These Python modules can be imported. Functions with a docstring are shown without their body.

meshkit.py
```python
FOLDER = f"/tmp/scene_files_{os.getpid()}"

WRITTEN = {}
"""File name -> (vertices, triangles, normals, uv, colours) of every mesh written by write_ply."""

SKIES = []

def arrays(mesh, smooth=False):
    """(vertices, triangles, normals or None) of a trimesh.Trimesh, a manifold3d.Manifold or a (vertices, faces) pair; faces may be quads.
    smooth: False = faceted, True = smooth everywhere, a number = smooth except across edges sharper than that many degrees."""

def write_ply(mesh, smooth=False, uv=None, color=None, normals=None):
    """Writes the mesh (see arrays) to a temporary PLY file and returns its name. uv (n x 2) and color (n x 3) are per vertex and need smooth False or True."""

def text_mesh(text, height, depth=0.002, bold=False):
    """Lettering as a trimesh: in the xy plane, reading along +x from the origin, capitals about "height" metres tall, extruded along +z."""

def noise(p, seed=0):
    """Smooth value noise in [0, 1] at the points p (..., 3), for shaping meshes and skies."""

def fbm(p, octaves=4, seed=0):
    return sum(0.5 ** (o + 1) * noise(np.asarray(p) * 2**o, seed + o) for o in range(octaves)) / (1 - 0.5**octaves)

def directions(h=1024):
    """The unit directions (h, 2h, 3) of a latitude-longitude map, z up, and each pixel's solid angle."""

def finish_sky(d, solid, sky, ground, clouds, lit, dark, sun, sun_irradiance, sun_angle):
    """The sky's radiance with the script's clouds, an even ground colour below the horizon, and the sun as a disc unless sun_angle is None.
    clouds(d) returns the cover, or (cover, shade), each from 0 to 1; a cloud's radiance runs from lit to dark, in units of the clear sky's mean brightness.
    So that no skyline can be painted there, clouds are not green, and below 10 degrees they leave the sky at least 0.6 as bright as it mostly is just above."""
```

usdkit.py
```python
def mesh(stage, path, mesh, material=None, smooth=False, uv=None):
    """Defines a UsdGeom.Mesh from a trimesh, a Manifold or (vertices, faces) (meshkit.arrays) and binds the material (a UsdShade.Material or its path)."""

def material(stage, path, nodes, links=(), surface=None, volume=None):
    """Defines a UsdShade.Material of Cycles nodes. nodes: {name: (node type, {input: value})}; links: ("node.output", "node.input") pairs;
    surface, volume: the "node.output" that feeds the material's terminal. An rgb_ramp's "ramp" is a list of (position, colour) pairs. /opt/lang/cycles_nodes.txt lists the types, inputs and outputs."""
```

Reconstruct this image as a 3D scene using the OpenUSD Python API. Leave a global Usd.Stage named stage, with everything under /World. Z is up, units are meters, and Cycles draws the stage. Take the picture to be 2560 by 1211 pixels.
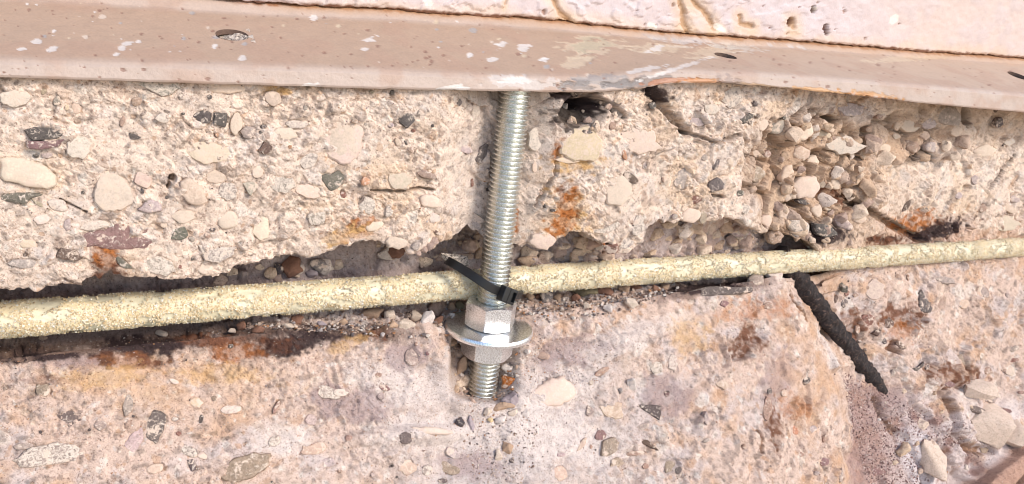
import math, random
import numpy as np, trimesh, manifold3d as m3
from scipy.spatial import cKDTree, ConvexHull
import usdkit
from meshkit import noise, fbm
from pxr import Usd, UsdGeom, UsdLux, UsdShade, Gf, Sdf, Vt

stage = Usd.Stage.CreateInMemory()
UsdGeom.SetStageUpAxis(stage, UsdGeom.Tokens.z)
UsdGeom.SetStageMetersPerUnit(stage, 1.0)
UsdGeom.Xform.Define(stage, '/World')
rng = np.random.default_rng(7)
random.seed(7)

# ------------------------------------------------------------------ camera, sky, sun
W, H, HFOV = 2560, 1211, 65.0
FPX = W / 2 / math.tan(math.radians(HFOV / 2))
CAM = np.array([-0.18723, -0.34445, 0.16639])
YAW, PITCH, ROLL = [math.radians(a) for a in (29.522, 16.396, 6.567)]
FW = np.array([math.sin(YAW) * math.cos(PITCH), math.cos(YAW) * math.cos(PITCH), -math.sin(PITCH)])
_r = np.cross(FW, [0, 0, 1]); _r /= np.linalg.norm(_r); _u = np.cross(_r, FW)
RT = math.cos(ROLL) * _r + math.sin(ROLL) * _u
UP = -math.sin(ROLL) * _r + math.cos(ROLL) * _u
EXPOSURE = 1.10
SUN_TO = np.array([0.40, -0.76, 0.62]); SUN_TO /= np.linalg.norm(SUN_TO)
SUN_EL, SUN_ROT = math.asin(SUN_TO[2]), math.atan2(SUN_TO[0], SUN_TO[1])

cam = UsdGeom.Camera.Define(stage, '/World/camera')
m = Gf.Matrix4d(*[float(x) for row in (list(RT) + [0], list(UP) + [0], list(-FW) + [0], list(CAM) + [1]) for x in row])
cam.AddTransformOp().Set(m)
cam.CreateHorizontalApertureAttr(36.0); cam.CreateVerticalApertureAttr(36.0 * H / W)
cam.CreateFocalLengthAttr(18.0 / math.tan(math.radians(HFOV / 2)))
cam.CreateClippingRangeAttr(Gf.Vec2f(0.01, 1000))
cam.CreateExposureAttr(EXPOSURE)

sky_mat = usdkit.material(stage, '/World/Looks/sky_light', {
    'sky': ('sky_texture', {'sky_type': 'single_scattering', 'sun_disc': False, 'sun_elevation': SUN_EL, 'sun_rotation': SUN_ROT}),
    'bg': ('background_shader', {'strength': 0.115})}, [('sky.color', 'bg.color')], surface='bg.background')
dome = UsdLux.DomeLight.Define(stage, '/World/sky')
UsdShade.MaterialBindingAPI.Apply(dome.GetPrim()).Bind(sky_mat)
dome.GetPrim().SetCustomDataByKey('kind', 'structure')
sun = UsdLux.DistantLight.Define(stage, '/World/sun')
sun.CreateNormalizeAttr(True); sun.CreateIntensityAttr(0.4); sun.CreateAngleAttr(18.0); sun.CreateColorAttr(Gf.Vec3f(1.0, 0.925, 0.825))
zz = Gf.Vec3d(*map(float, SUN_TO)); xx = Gf.Cross(Gf.Vec3d(0, 0, 1), zz).GetNormalized(); yy = Gf.Cross(zz, xx)
sun.AddTransformOp().Set(Gf.Matrix4d(*xx, 0, *yy, 0, *zz, 0, 0, 0, 0, 1))

# ------------------------------------------------------------------ helpers
def proj(P):
    d = np.asarray(P, float) - CAM
    z = d @ FW
    return W / 2 + FPX * (d @ RT) / z, H / 2 - FPX * (d @ UP) / z, z
def ray(u, v):
    u, v = np.asarray(u, float), np.asarray(v, float)
    return FW + ((u - W / 2) / FPX)[..., None] * RT - ((v - H / 2) / FPX)[..., None] * UP
def at_y(u, v, y):
    """the point of the photograph's line of sight (u, v) on the upright plane y"""
    d = ray(u, v); t = (np.asarray(y) - CAM[1]) / d[..., 1]
    return CAM + t[..., None] * d
def lin(c, k=0.75):
    c = np.asarray(c, float) / 255
    return np.where(c <= .04045, c / 12.92, ((c + .055) / 1.055) ** 2.4) * k
def sstep(a, b, x):
    t = np.clip((x - a) / (b - a), 0, 1); return t * t * (3 - 2 * t)
TILES = dict(A=(0, 0), B=(830, 0), C=(1660, 0), D=(0, 390), E=(830, 390), F=(1660, 390), G=(0, 785), H=(830, 785), I=(1660, 785))
SC = 900 / 2558
def px(tile, pts):
    return np.asarray(pts, float).reshape(-1, 2) * SC + TILES[tile]

names = {}
def path(name, parent='/World'):
    key = parent + '/' + name
    n = names.get(key, 0); names[key] = n + 1
    return key if n == 0 else f'{key}_{n:03d}'
def meta(prim, label=None, category=None, group=None, kind=None):
    for k, v in (('label', label), ('category', category), ('group', group), ('kind', kind)):
        if v: prim.SetCustomDataByKey(k, v)
    return prim
def obj(name, mesh, mat, parent='/World', smooth=False, tint=None, **kw):
    p = path(name, str(parent))
    g = usdkit.mesh(stage, p, mesh, mat, smooth=smooth)
    if tint is not None:
        tint = np.asarray(tint, np.float32)
        n = len(g.GetPointsAttr().Get())
        if tint.ndim == 1: tint = np.tile(tint, (n, 1))
        pv = UsdGeom.PrimvarsAPI(g).CreatePrimvar('tint', Sdf.ValueTypeNames.Color3fArray, 'vertex')
        pv.Set(Vt.Vec3fArray.FromNumpy(tint))
    meta(g.GetPrim(), **kw)
    return p
def thing(name, **kw):
    p = path(name); meta(UsdGeom.Xform.Define(stage, p).GetPrim(), **kw); return p

# ------------------------------------------------------------------ materials
def L(n): return '/World/Looks/' + n
def tinted(name, rough=0.9, mott=0.25, s1=260, s2=1400, bump=0.0004, dust=None, dust_lo=.5, dust_hi=.6, dust_scale=900, spec=0.3, bscale=1500, flecks=False):
    n = {'t': ('attribute', {'attribute': 'tint'}), 'geo': ('geometry', {}),
         'n1': ('noise_texture', {'scale': s1, 'detail': 5.0, 'roughness': .65}),
         'n2': ('noise_texture', {'scale': s2, 'detail': 3.0, 'roughness': .6}),
         'r1': ('rgb_ramp', {'ramp': [(.25, (1 - mott,) * 3), (.5, (1, 1, 1)), (.75, (1 + mott * .6, 1 + mott * .55, 1 + mott * .5))]}),
         'r2': ('rgb_ramp', {'ramp': [(.3, (1 - mott,) * 3), (.55, (1, 1, 1)), (.8, (1 + mott * .5,) * 3)]}),
         'm1': ('mix', {'mix_type': 'multiply', 'fac': 1.0}), 'm2': ('mix', {'mix_type': 'multiply', 'fac': 1.0}),
         'b': ('bump', {'strength': 0.7, 'distance': bump}), 'nb': ('noise_texture', {'scale': bscale, 'detail': 4.0, 'roughness': .7}),
         'p': ('principled_bsdf', {'roughness': rough, 'specular_ior_level': spec})}
    l = [('geo.position', 'n1.vector'), ('geo.position', 'n2.vector'), ('geo.position', 'nb.vector'), ('n1.fac', 'r1.fac'), ('n2.fac', 'r2.fac'),
         ('t.color', 'm1.color1'), ('r1.color', 'm1.color2'), ('m1.color', 'm2.color1'), ('r2.color', 'm2.color2'),
         ('nb.fac', 'b.height'), ('b.normal', 'p.normal')]
    out = 'm2.color'
    if dust is not None:
        n['nd'] = ('noise_texture', {'scale': dust_scale, 'detail': 4.0, 'roughness': .7, 'distortion': 1.2})
        n['rd'] = ('rgb_ramp', {'ramp': [(dust_lo, (0, 0, 0)), (dust_hi, (1, 1, 1))]})
        n['md'] = ('mix', {'mix_type': 'mix', 'color2': tuple(dust)})
        l += [('geo.position', 'nd.vector'), ('nd.fac', 'rd.fac'), ('rd.color', 'md.fac'), (out, 'md.color1')]
        out = 'md.color'
    if flecks:
        n['nf'] = ('noise_texture', {'scale': 1150, 'detail': 2.0, 'roughness': .6}); n['rf'] = ('rgb_ramp', {'ramp': [(.59, (1, 1, 1)), (.70, (.34, .28, .25))]})
        n['ng'] = ('noise_texture', {'scale': 170, 'detail': 5.0, 'roughness': .75, 'distortion': .8}); n['rg'] = ('rgb_ramp', {'ramp': [(.487, (1, 1, 1)), (.498, (.55, .47, .43)), (.502, (.55, .47, .43)), (.513, (1, 1, 1))]})
        n['nh'] = ('noise_texture', {'scale': 60, 'detail': 3.0}); n['rh'] = ('rgb_ramp', {'ramp': [(.48, (0, 0, 0)), (.6, (1, 1, 1))]})
        n['mf'] = ('mix', {'mix_type': 'multiply', 'fac': .8}); n['mg'] = ('mix', {'mix_type': 'multiply'})
        l += [('geo.position', 'nf.vector'), ('geo.position', 'ng.vector'), ('geo.position', 'nh.vector'), ('nf.fac', 'rf.fac'), ('ng.fac', 'rg.fac'), ('nh.fac', 'rh.fac'),
              (out, 'mf.color1'), ('rf.color', 'mf.color2'), ('mf.color', 'mg.color1'), ('rg.color', 'mg.color2'), ('rh.color', 'mg.fac')]
        out = 'mg.color'
    if dust is not None and name != 'rusty_rebar':
        n['ne'] = ('noise_texture', {'scale': 165, 'detail': 6.0, 'roughness': .72}); n['re'] = ('rgb_ramp', {'ramp': [(.565, (0, 0, 0)), (.60, (.88, .88, .88))]})
        n['me'] = ('mix', {'mix_type': 'mix', 'color2': tuple(lin((228, 205, 186)))})
        l += [('geo.position', 'ne.vector'), ('ne.fac', 're.fac'), ('re.color', 'me.fac'), (out, 'me.color1')]; out = 'me.color'
    l.append((out, 'p.base_color'))
    return usdkit.material(stage, L(name), n, l, surface='p.BSDF')
CREAM_DUST = lin((232, 214, 198))
M_conc = tinted('broken_concrete', .95, .22, 300, 1700, .0005, spec=.2, flecks=True)
M_stone = tinted('dusty_stone', .75, .35, 350, 1500, .0003, dust=CREAM_DUST, dust_lo=.55, dust_hi=.70, dust_scale=430)
M_speck = tinted('speckled_stone', .8, .4, 400, 1500, .0004, dust=lin((228, 211, 195)), dust_lo=.40, dust_hi=.56, dust_scale=620)
M_smooth = tinted('smooth_pebble', .85, .16, 160, 1300, .0002, dust=lin((226, 203, 182)), dust_lo=.48, dust_hi=.62, dust_scale=420)
M_paint = tinted('weathered_paint', .55, .07, 120, 900, .00025, spec=.4, bscale=900)
M_chip = tinted('rubble', .9, .25, 500, 1800, .0004)
def metal(name, col, rough, dark, clean=False):
    n = {'geo': ('geometry', {}), 'n': ('noise_texture', {'scale': 350, 'detail': 6.0, 'roughness': .7}), 'n2': ('noise_texture', {'scale': 1800, 'detail': 3.0}),
         'rc': ('rgb_ramp', {'ramp': [(.3, dark), (.5, col), (.75, tuple(min(1, c * 1.08) for c in col))]}),
         'rr': ('map_range', {'from_min': .3, 'from_max': .7, 'to_min': rough - .1, 'to_max': rough + .12}),
         'b': ('bump', {'strength': .25, 'distance': .00005}), 'nd': ('noise_texture', {'scale': 260, 'detail': 5.0, 'roughness': .75}), 'rd': ('rgb_ramp', {'ramp': [(.56 if not clean else .64, (1, 1, 1)), (.70 if not clean else .76, (.25, .25, .25) if not clean else (.6, .6, .6))]}), 'md': ('mix', {'mix_type': 'mix', 'color1': tuple(lin((206, 188, 172)))}), 'p': ('principled_bsdf', {})}
    return usdkit.material(stage, L(name), n, [('geo.position', 'n.vector'), ('geo.position', 'n2.vector'), ('n.fac', 'rc.fac'), ('geo.position', 'nd.vector'), ('nd.fac', 'rd.fac'), ('rd.color', 'md.fac'), ('rc.color', 'md.color2'), ('md.color', 'p.base_color'), ('rd.color', 'p.metallic'),
        ('n2.fac', 'rr.value'), ('rr.result', 'p.roughness'), ('n2.fac', 'b.height'), ('b.normal', 'p.normal')], surface='p.BSDF')
M_rod = metal('yellow_zinc_steel', (.76, .76, .71), .26, (.60, .60, .54))
M_zinc = metal('bright_zinc_steel', (.88, .88, .88), .30, (.72, .72, .73), clean=True)
M_black = usdkit.material(stage, L('black_nylon'), {'geo': ('geometry', {}), 'n': ('noise_texture', {'scale': 900, 'detail': 4.0}),
    'r': ('map_range', {'from_min': .3, 'from_max': .7, 'to_min': .3, 'to_max': .6}), 'p': ('principled_bsdf', {'base_color': (.012, .011, .011), 'specular_ior_level': .4})},
    [('geo.position', 'n.vector'), ('n.fac', 'r.value'), ('r.result', 'p.roughness')], surface='p.BSDF')
M_bar = tinted('resin_bar', .35, .10, 200, 1200, .0002, spec=.5)
M_grain = tinted('resin_sand', .22, .12, 400, 2500, .0001, spec=.6)
M_rebar = tinted('rusty_rebar', .8, .5, 300, 1500, .0006, dust=lin((120, 95, 85)), dust_lo=.53, dust_hi=.72, dust_scale=420)
M_ground = tinted('dry_ground', .95, .2, 8, 60, .003)

# ------------------------------------------------------------------ data read off the photograph (pixels of the 2560 x 1211 picture)
COL = dict(dark=(58, 54, 56), grey=(140, 130, 126), speck=(120, 112, 112), pale=(196, 186, 180), purple=(128, 92, 94), brown=(140, 102, 84), dkbrown=(84, 58, 48), cream=(226, 205, 186),
           pink=(204, 174, 157), green=(92, 92, 80), white=(234, 219, 210), yellow=(222, 194, 150), tan=(196, 164, 138), lilac=(176, 160, 162), olive=(128, 116, 92), rust=(190, 112, 50), red=(126, 74, 62), slate=(86, 76, 78))
KM = dict(dark=M_stone, grey=M_stone, speck=M_speck, pale=M_speck, purple=M_stone, brown=M_stone, dkbrown=M_stone, cream=M_smooth, pink=M_smooth, green=M_stone, white=M_smooth, yellow=M_smooth, tan=M_smooth,
          lilac=M_stone, olive=M_stone, rust=M_stone, red=M_stone, slate=M_stone)
# (tile, kind, outline) or (tile, kind, (cx, cy, w, h, turn)); a kind ending in + stands proud as a dome
S = [
('A','speck',[(905,575),(1080,578),(1290,592),(1285,630),(1160,690),(1060,640)]), ('A','dark',[(1370,830),(1395,795),(1470,790),(1508,797),(1500,882),(1440,880)]), ('A','dark',[(1524,800),(1620,808),(1610,915),(1520,888)]),
('A','dark',[(175,925),(250,905),(440,910),(470,945),(400,990),(220,1000)]), ('A','purple',[(180,1003),(400,1000),(470,985),(420,1040),(300,1065),(200,1060)]), ('A','brown',(970,720,90,70,0)), ('A','yellow',(475,765,35,45,0)),
('A','grey',(405,720,50,80,15)), ('A','olive',(310,650,50,45,0)), ('A','dark',[(915,945),(950,950),(1040,990),(930,995)]), ('A','grey',(1760,940,110,90,0)), ('A','dkbrown',[(1835,1070),(1880,1005),(1940,1040),(1930,1085),(1870,1100)]),
('A','speck',[(2110,1150),(2200,1080),(2270,1100),(2230,1190),(2160,1205)]), ('A','dark',(1875,900,50,25,0)), ('A','dark',(1855,940,26,24,0)), ('A','slate',(1490,690,45,40,20)), ('A','pale',(1160,840,110,80,0)), ('A','brown',(1300,605,60,40,0)),
('A','cream',[(2270,980),(2330,870),(2420,825),(2530,830),(2590,930),(2560,1090),(2470,1190),(2330,1120)]), ('A','cream+',(1620,630,330,75,0)), ('A','pink',(1940,700,130,110,30)), ('A','cream',(1680,880,90,150,0)), ('A','cream',(2020,950,200,100,0)),
('A','pink',(1480,1080,370,150,5)), ('A','pale',(2110,885,180,60,0)), ('A','pale',(100,700,250,130,0)), ('A','lilac',(330,1100,90,50,0)), ('A','dark',(255,1110,45,30,0)), ('A','rust',(1540,960,25,35,0)), ('A','rust',(2060,1045,35,30,0)),
('A','pale',(560,1050,190,190,0)), ('A','speck',(1290,690,50,40,0)), ('A','pink',(540,770,70,90,0)), ('A','brown',(870,860,40,90,20)), ('A','dark',(1300,810,30,20,0)), ('A','grey',(2170,770,36,36,0)), ('A','brown',(550,865,50,30,0)),
('B','dark',[(465,850),(520,785),(600,805),(605,845),(540,915),(480,880)]), ('B','dark',(625,803,45,48,0)), ('B','dark',(430,660,30,40,0)), ('B','olive',(285,655,38,28,0)), ('B','slate',(905,730,45,60,0)), ('B','pink',(470,1010,40,70,-30)),
('B','brown',(562,1060,36,60,-30)), ('B','dark',(525,1015,25,40,-30)), ('B','tan',(940,890,60,35,-20)), ('B','lilac',(420,890,55,35,0)), ('B','grey',(240,885,30,28,0)), ('B','dark',(715,895,26,24,0)), ('B','pale',(1020,780,60,150,10)),
('B','slate',[(1010,1140),(1060,1040),(1110,1010),(1105,1100),(1050,1170)]), ('B','pale',(1445,990,110,170,0)), ('B','yellow',[(1645,930),(1850,890),(1920,1000),(1900,1140),(1720,1155),(1625,1090)]), ('B','slate',(1830,940,42,24,0)),
('B','grey+',(2030,800,96,80,20)), ('B','dark',(2280,755,55,55,0)), ('B','brown',(1995,895,55,60,0)), ('B','rust',(2080,1100,34,90,-15)), ('B','lilac',(2220,1180,40,50,0)), ('B','cream',(2170,1000,330,230,10)), ('B','cream',(70,960,230,300,0)),
('B','brown',(160,865,50,30,0)), ('B','tan',(1530,880,0,0,0)), ('B','red',(580,930,25,22,0)), ('B','lilac',(940,1060,130,60,20)),
('C','speck',[(385,640),(540,610),(565,720),(470,775),(405,720)]), ('C','dark',[(540,850),(620,800),(640,830),(570,885)]), ('C','dkbrown',(662,830,40,35,0)), ('C','dark',(610,872,30,36,0)), ('C','slate',(650,740,36,46,-20)), ('C','lilac',(230,870,110,60,10)),
('C','pale',(340,780,110,80,0)), ('C','grey+',(800,890,130,130,0)), ('C','cream+',[(860,880),(960,840),(1050,870),(1065,940),(1010,1010),(900,980)]), ('C','tan+',[(1040,850),(1150,850),(1210,920),(1205,950),(1100,905)]), ('C','tan+',[(1085,910),(1200,955),(1180,985),(1080,970)]),
('C','pale',(1270,1030,250,140,5)), ('C','lilac',(1330,780,210,90,5)), ('C','grey+',[(1870,810),(1950,750),(2070,760),(2120,840),(2110,900),(1990,890)]), ('C','lilac+',(1880,880,120,100,0)), ('C','cream+',(1740,880,170,120,20)), ('C','brown+',[(1710,970),(1790,990),(1830,1060),(1790,1100),(1720,1060)]),
('C','lilac+',(1900,1050,85,80,0)), ('C','tan+',(2070,1110,80,80,0)), ('C','cream+',[(2190,1070),(2290,1020),(2365,1060),(2340,1110),(2230,1120)]), ('C','dkbrown',(2360,770,40,60,0)), ('C','brown',(1460,920,60,50,0)), ('C','pink',(1650,970,55,40,0)), ('C','brown',(1530,830,50,36,10)),
('C','slate',(2385,870,55,90,20)), ('C','brown',(735,1095,50,60,20)), ('C','tan',(655,1090,60,60,0)), ('C','slate',(372,1170,36,90,25)), ('C','grey',(290,1120,45,45,0)), ('C','pink',(700,890,80,90,20)), ('C','white',(2450,1010,90,60,0)), ('C','dark',(860,830,40,50,0)),
('C','tan',(470,1150,50,50,0)), ('C','lilac',(1180,880,0,0,0)), ('C','brown+',(1800,1180,0,0,0)), ('C','pink+',(2080,930,90,80,0)), ('C','cream+',(1560,1060,110,90,0)), ('C','tan+',(980,1090,120,100,25)), ('C','cream+',(1060,1150,90,90,0)),
('D','cream+',[(0,20),(150,10),(300,60),(390,130),(400,190),(350,240),(240,230),(100,190),(0,170)]), ('D','green+',[(0,285),(60,262),(170,255),(320,275),(225,305),(180,355),(100,335),(0,318)]), ('D','olive+',[(215,300),(300,335),(370,395),(340,392),(250,345)]), ('D','pale',(410,350,150,80,20)),
('D','cream',[(670,190),(740,110),(860,130),(940,230),(960,340),(860,390),(740,400),(670,320)]), ('D','lilac+',[(980,380),(1060,305),(1145,330),(1148,390),(1050,412)]), ('D','pink+',[(1280,180),(1340,155),(1440,220),(1475,330),(1430,355),(1340,340),(1280,280)]), ('D','speck',(1620,250,150,130,-10)),
('D','grey',[(1720,190),(1800,180),(1840,210),(1780,290)]), ('D','speck',[(1880,190),(1940,140),(2090,160),(2110,220),(2030,270),(1950,250)]), ('D','green',[(2265,150),(2320,120),(2352,133),(2400,105),(2450,150),(2420,220),(2352,263),(2310,200)]), ('D','red',(2435,278,48,50,0)),
('D','cream',(2190,250,210,100,15)), ('D','dark',(1015,250,20,44,-20)), ('D','purple+',[(530,560),(640,540),(800,505),(815,455),(880,440),(910,485),(1000,480),(1055,530),(1000,570),(1080,610),(1040,660),(900,670),(740,660),(640,640),(590,660),(530,640)]),
('D','pale',[(560,520),(600,465),(770,455),(790,495),(640,535)]), ('D','yellow',(195,625,140,64,0)), ('D','dkbrown',[(400,720),(430,650),(520,670),(600,715),(560,750),(450,740)]), ('D','green',[(810,710),(850,715),(950,800),(880,800),(840,770)]), ('D','speck',[(1000,720),(1080,690),(1240,760),(1250,820),(1170,860),(1060,830)]),
('D','speck',[(1400,630),(1560,640),(1680,650),(1670,700),(1560,770),(1460,740)]), ('D','cream+',(1450,800,110,80,10)), ('D','green',[(1215,590),(1240,520),(1310,490),(1345,560),(1290,600)]), ('D','dark',(1510,525,45,30,0)), ('D','brown',(1475,567,55,35,35)), ('D','grey',(1365,590,45,36,30)),
('D','cream+',(1610,450,160,140,30)), ('D','cream',(1300,430,170,90,0)), ('D','cream',(1860,510,120,210,0)), ('D','speck',[(2180,420),(2250,385),(2320,400),(2310,480),(2210,500)]), ('D','white',(300,450,130,74,-10)), ('D','lilac',(480,490,56,100,0)), ('D','dkbrown+',(510,892,150,20,20)),
('D','lilac',(160,765,230,64,0)), ('D','dark',(590,262,28,26,0)), ('D','dark',(1185,295,28,26,0)), ('D','pink',(1165,490,60,46,30)), ('D','brown',(1490,840,0,0,0)), ('D','dkbrown',(185,700,36,24,0)), ('D','red',(1280,790,28,32,0)), ('D','pink',(1020,170,140,120,20)), ('D','cream',(1830,110,80,90,0)),
('D','cream',(1530,150,160,100,15)), ('D','tan',(410,180,0,0,0)), ('D','slate',(1370,730,26,36,30)), ('D','tan',(1770,630,30,26,0)), ('D','dark',(2340,345,0,0,0)),
('E','brown',[(600,120),(650,90),(740,140),(742,168),(645,155)]), ('E','rust',(240,180,66,66,0)), ('E','red',(78,278,48,50,0)), ('E','speck',(250,350,120,110,0)), ('E','speck',(405,400,56,90,0)), ('E','cream',(480,180,180,120,0)), ('E','cream+',(700,320,140,100,10)), ('E','dkbrown',[(680,515),(730,520),(790,565),(760,570)]),
('E','lilac',(803,465,42,34,0)), ('E','cream+',(460,615,170,90,10)), ('E','lilac+',[(975,470),(1020,420),(1070,480),(1060,540),(1010,510)]), ('E','dkbrown',[(2065,130),(2100,95),(2140,130),(2190,185),(2120,200),(2080,165)]), ('E','slate',(2225,72,30,46,0)), ('E','brown',(2352,165,22,56,-15)),
('E','grey',[(2420,200),(2460,110),(2520,70),(2560,130),(2500,240),(2440,230)]), ('E','cream',[(1920,160),(2010,110),(2110,160),(2140,270),(2070,360),(1960,340)]), ('E','dark',(1572,387,40,24,0)), ('E','dark',(1515,360,18,26,0)), ('E','yellow',(1685,30,170,50,0)), ('E','speck',[(2130,490),(2170,410),(2215,430),(2225,520),(2170,580),(2130,560)]),
('E','speck',[(1820,510),(1920,520),(2030,465),(2050,490),(1960,560),(1860,545)]), ('E','cream+',(1500,605,180,120,0)), ('E','red+',[(1915,630),(2030,635),(2035,690),(1960,705)]), ('E','speck',(2090,625,110,70,-20)), ('E','dark',(2478,482,50,46,30)), ('E','brown',(1485,267,30,26,0)), ('E','pink',(1150,250,0,0,0)),
('E','grey',(2440,430,36,36,0)), ('E','red',(995,190,26,66,0)), ('E','dark',(1105,235,30,36,0)), ('E','slate',(1115,105,50,46,0)), ('E','pale',(720,440,110,70,0)), ('E','cream+',(300,500,130,80,-20)), ('E','grey+',(600,645,60,66,0)), ('E','grey',(1560,240,0,0,0)), ('E','tan',(1440,85,34,80,0)),
('F','olive+',(660,125,126,112,0)), ('F','slate+',[(315,190),(380,150),(435,190),(430,240),(340,262),(315,230)]), ('F','red+',[(165,300),(230,250),(280,280),(275,330),(200,350)]), ('F','green',(540,267,58,44,0)), ('F','grey',(75,435,40,40,0)), ('F','dark',(122,485,30,56,-30)), ('F','cream+',(190,425,130,110,0)),
('F','olive+',(275,430,56,120,0)), ('F','speck',(575,378,76,84,0)), ('F','cream+',[(910,215),(960,150),(1080,140),(1110,240),(1060,300),(950,300)]), ('F','tan+',(880,130,90,130,10)), ('F','cream+',(1160,340,90,100,0)), ('F','olive+',(1125,205,52,56,0)), ('F','pink+',(1220,190,80,110,0)), ('F','tan+',(870,270,80,110,0)), ('F','tan+',(860,410,90,100,0)),
('F','dark',(990,330,90,36,10)), ('F','tan+',(1090,390,80,90,0)), ('F','speck+',[(865,430),(960,420),(1045,500),(1030,560),(940,550),(880,500)]), ('F','grey+',[(1210,450),(1270,420),(1350,500),(1330,540),(1230,500)]), ('F','dark+',[(1070,480),(1190,490),(1240,560),(1150,590),(1080,550)]), ('F','pink+',(1390,445,110,76,0)), ('F','brown+',(790,575,120,110,0)),
('F','lilac+',(520,510,190,130,30)), ('F','dkbrown',[(1690,400),(1700,340),(1750,310),(1755,345),(1725,385)]), ('F','brown',(2265,370,60,66,0)), ('F','lilac',(2495,310,80,50,20)), ('F','tan',(2440,370,150,56,25)), ('F','lilac',(2090,282,60,60,0)), ('F','cream',(2430,480,190,110,0)), ('F','pink+',(730,460,80,90,0)), ('F','lilac',(2210,165,60,70,0)),
('F','grey+',(660,875,110,70,0)), ('F','pale+',[(740,840),(850,830),(840,890),(800,905)]), ('F','slate',[(110,985),(200,955),(330,925),(480,930),(640,930),(650,965),(420,990),(180,1012)]), ('F','purple',(430,1050,60,50,0)), ('F','brown',(740,1065,76,54,0)), ('F','grey',(105,1028,46,34,0)),
('F','green',[(1215,880),(1250,890),(1310,940),(1270,935)]), ('F','red',(1300,975,44,44,0)), ('F','dkbrown',(1220,1017,34,60,15)), ('F','slate',(1280,1045,56,60,-30)), ('F','brown',(1362,990,40,30,0)), ('F','slate',[(1805,962),(1830,955),(1910,1090),(1890,1120),(1812,1105)]), ('F','grey',(2000,880,160,50,10)), ('F','grey',(2275,970,56,96,-25)),
('F','red',(1450,1155,110,60,15)), ('F','dkbrown',(1592,1188,86,70,0)), ('F','brown+',(1280,1180,76,70,0)), ('F','brown',(1730,850,22,60,-20)), ('F','pink',(2130,1050,80,70,0)), ('F','white',(1500,950,150,160,0)), ('F','grey',(2440,990,30,40,0)), ('F','purple',(2210,1000,0,0,0)), ('F','brown',(1660,860,34,40,0)),
('G','olive',(300,545,110,100,0)), ('G','slate',[(390,710),(440,700),(530,680),(600,720),(580,770),(530,790),(500,832),(460,785)]), ('G','grey',(910,645,66,170,12)), ('G','grey',(715,790,96,76,0)), ('G','slate',[(1050,740),(1090,682),(1150,685),(1190,745),(1165,820),(1115,918),(1050,900),(1028,860)]),
('G','lilac',[(1010,790),(1030,830),(1020,900),(950,1000),(870,930),(940,850)]), ('G','yellow+',(1392,632,100,86,0)), ('G','white',(1240,480,70,38,20)), ('G','speck',(1245,750,50,38,0)), ('G','dark',(1430,750,34,80,10)), ('G','olive',(1520,600,46,50,0)), ('G','brown',(1966,662,34,120,25)),
('G','speck',[(90,1040),(200,960),(420,905),(560,930),(610,990),(540,1050),(330,1080),(160,1100)]), ('G','olive',[(1560,1170),(1640,1040),(1800,985),(1920,1000),(1915,1080),(1800,1160),(1650,1210)]), ('G','pink',(1100,1100,140,76,-15)), ('G','slate',[(1330,1040),(1370,1030),(1400,1100),(1360,1130)]), ('G','speck',(1950,905,96,70,-35)),
('G','lilac',(2210,750,90,76,0)), ('G','dark',(1640,228,42,34,0)), ('G','brown',(865,865,28,36,0)), ('G','red',(1270,850,38,36,0)), ('G','speck',(2330,560,200,90,20)), ('G','dark',(290,840,24,24,0)), ('G','dark',(948,728,24,20,0)), ('G','dark',(636,823,22,20,0)), ('G','pale',(740,740,0,0,0)), ('G','brown',(910,785,34,76,30)),
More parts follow.
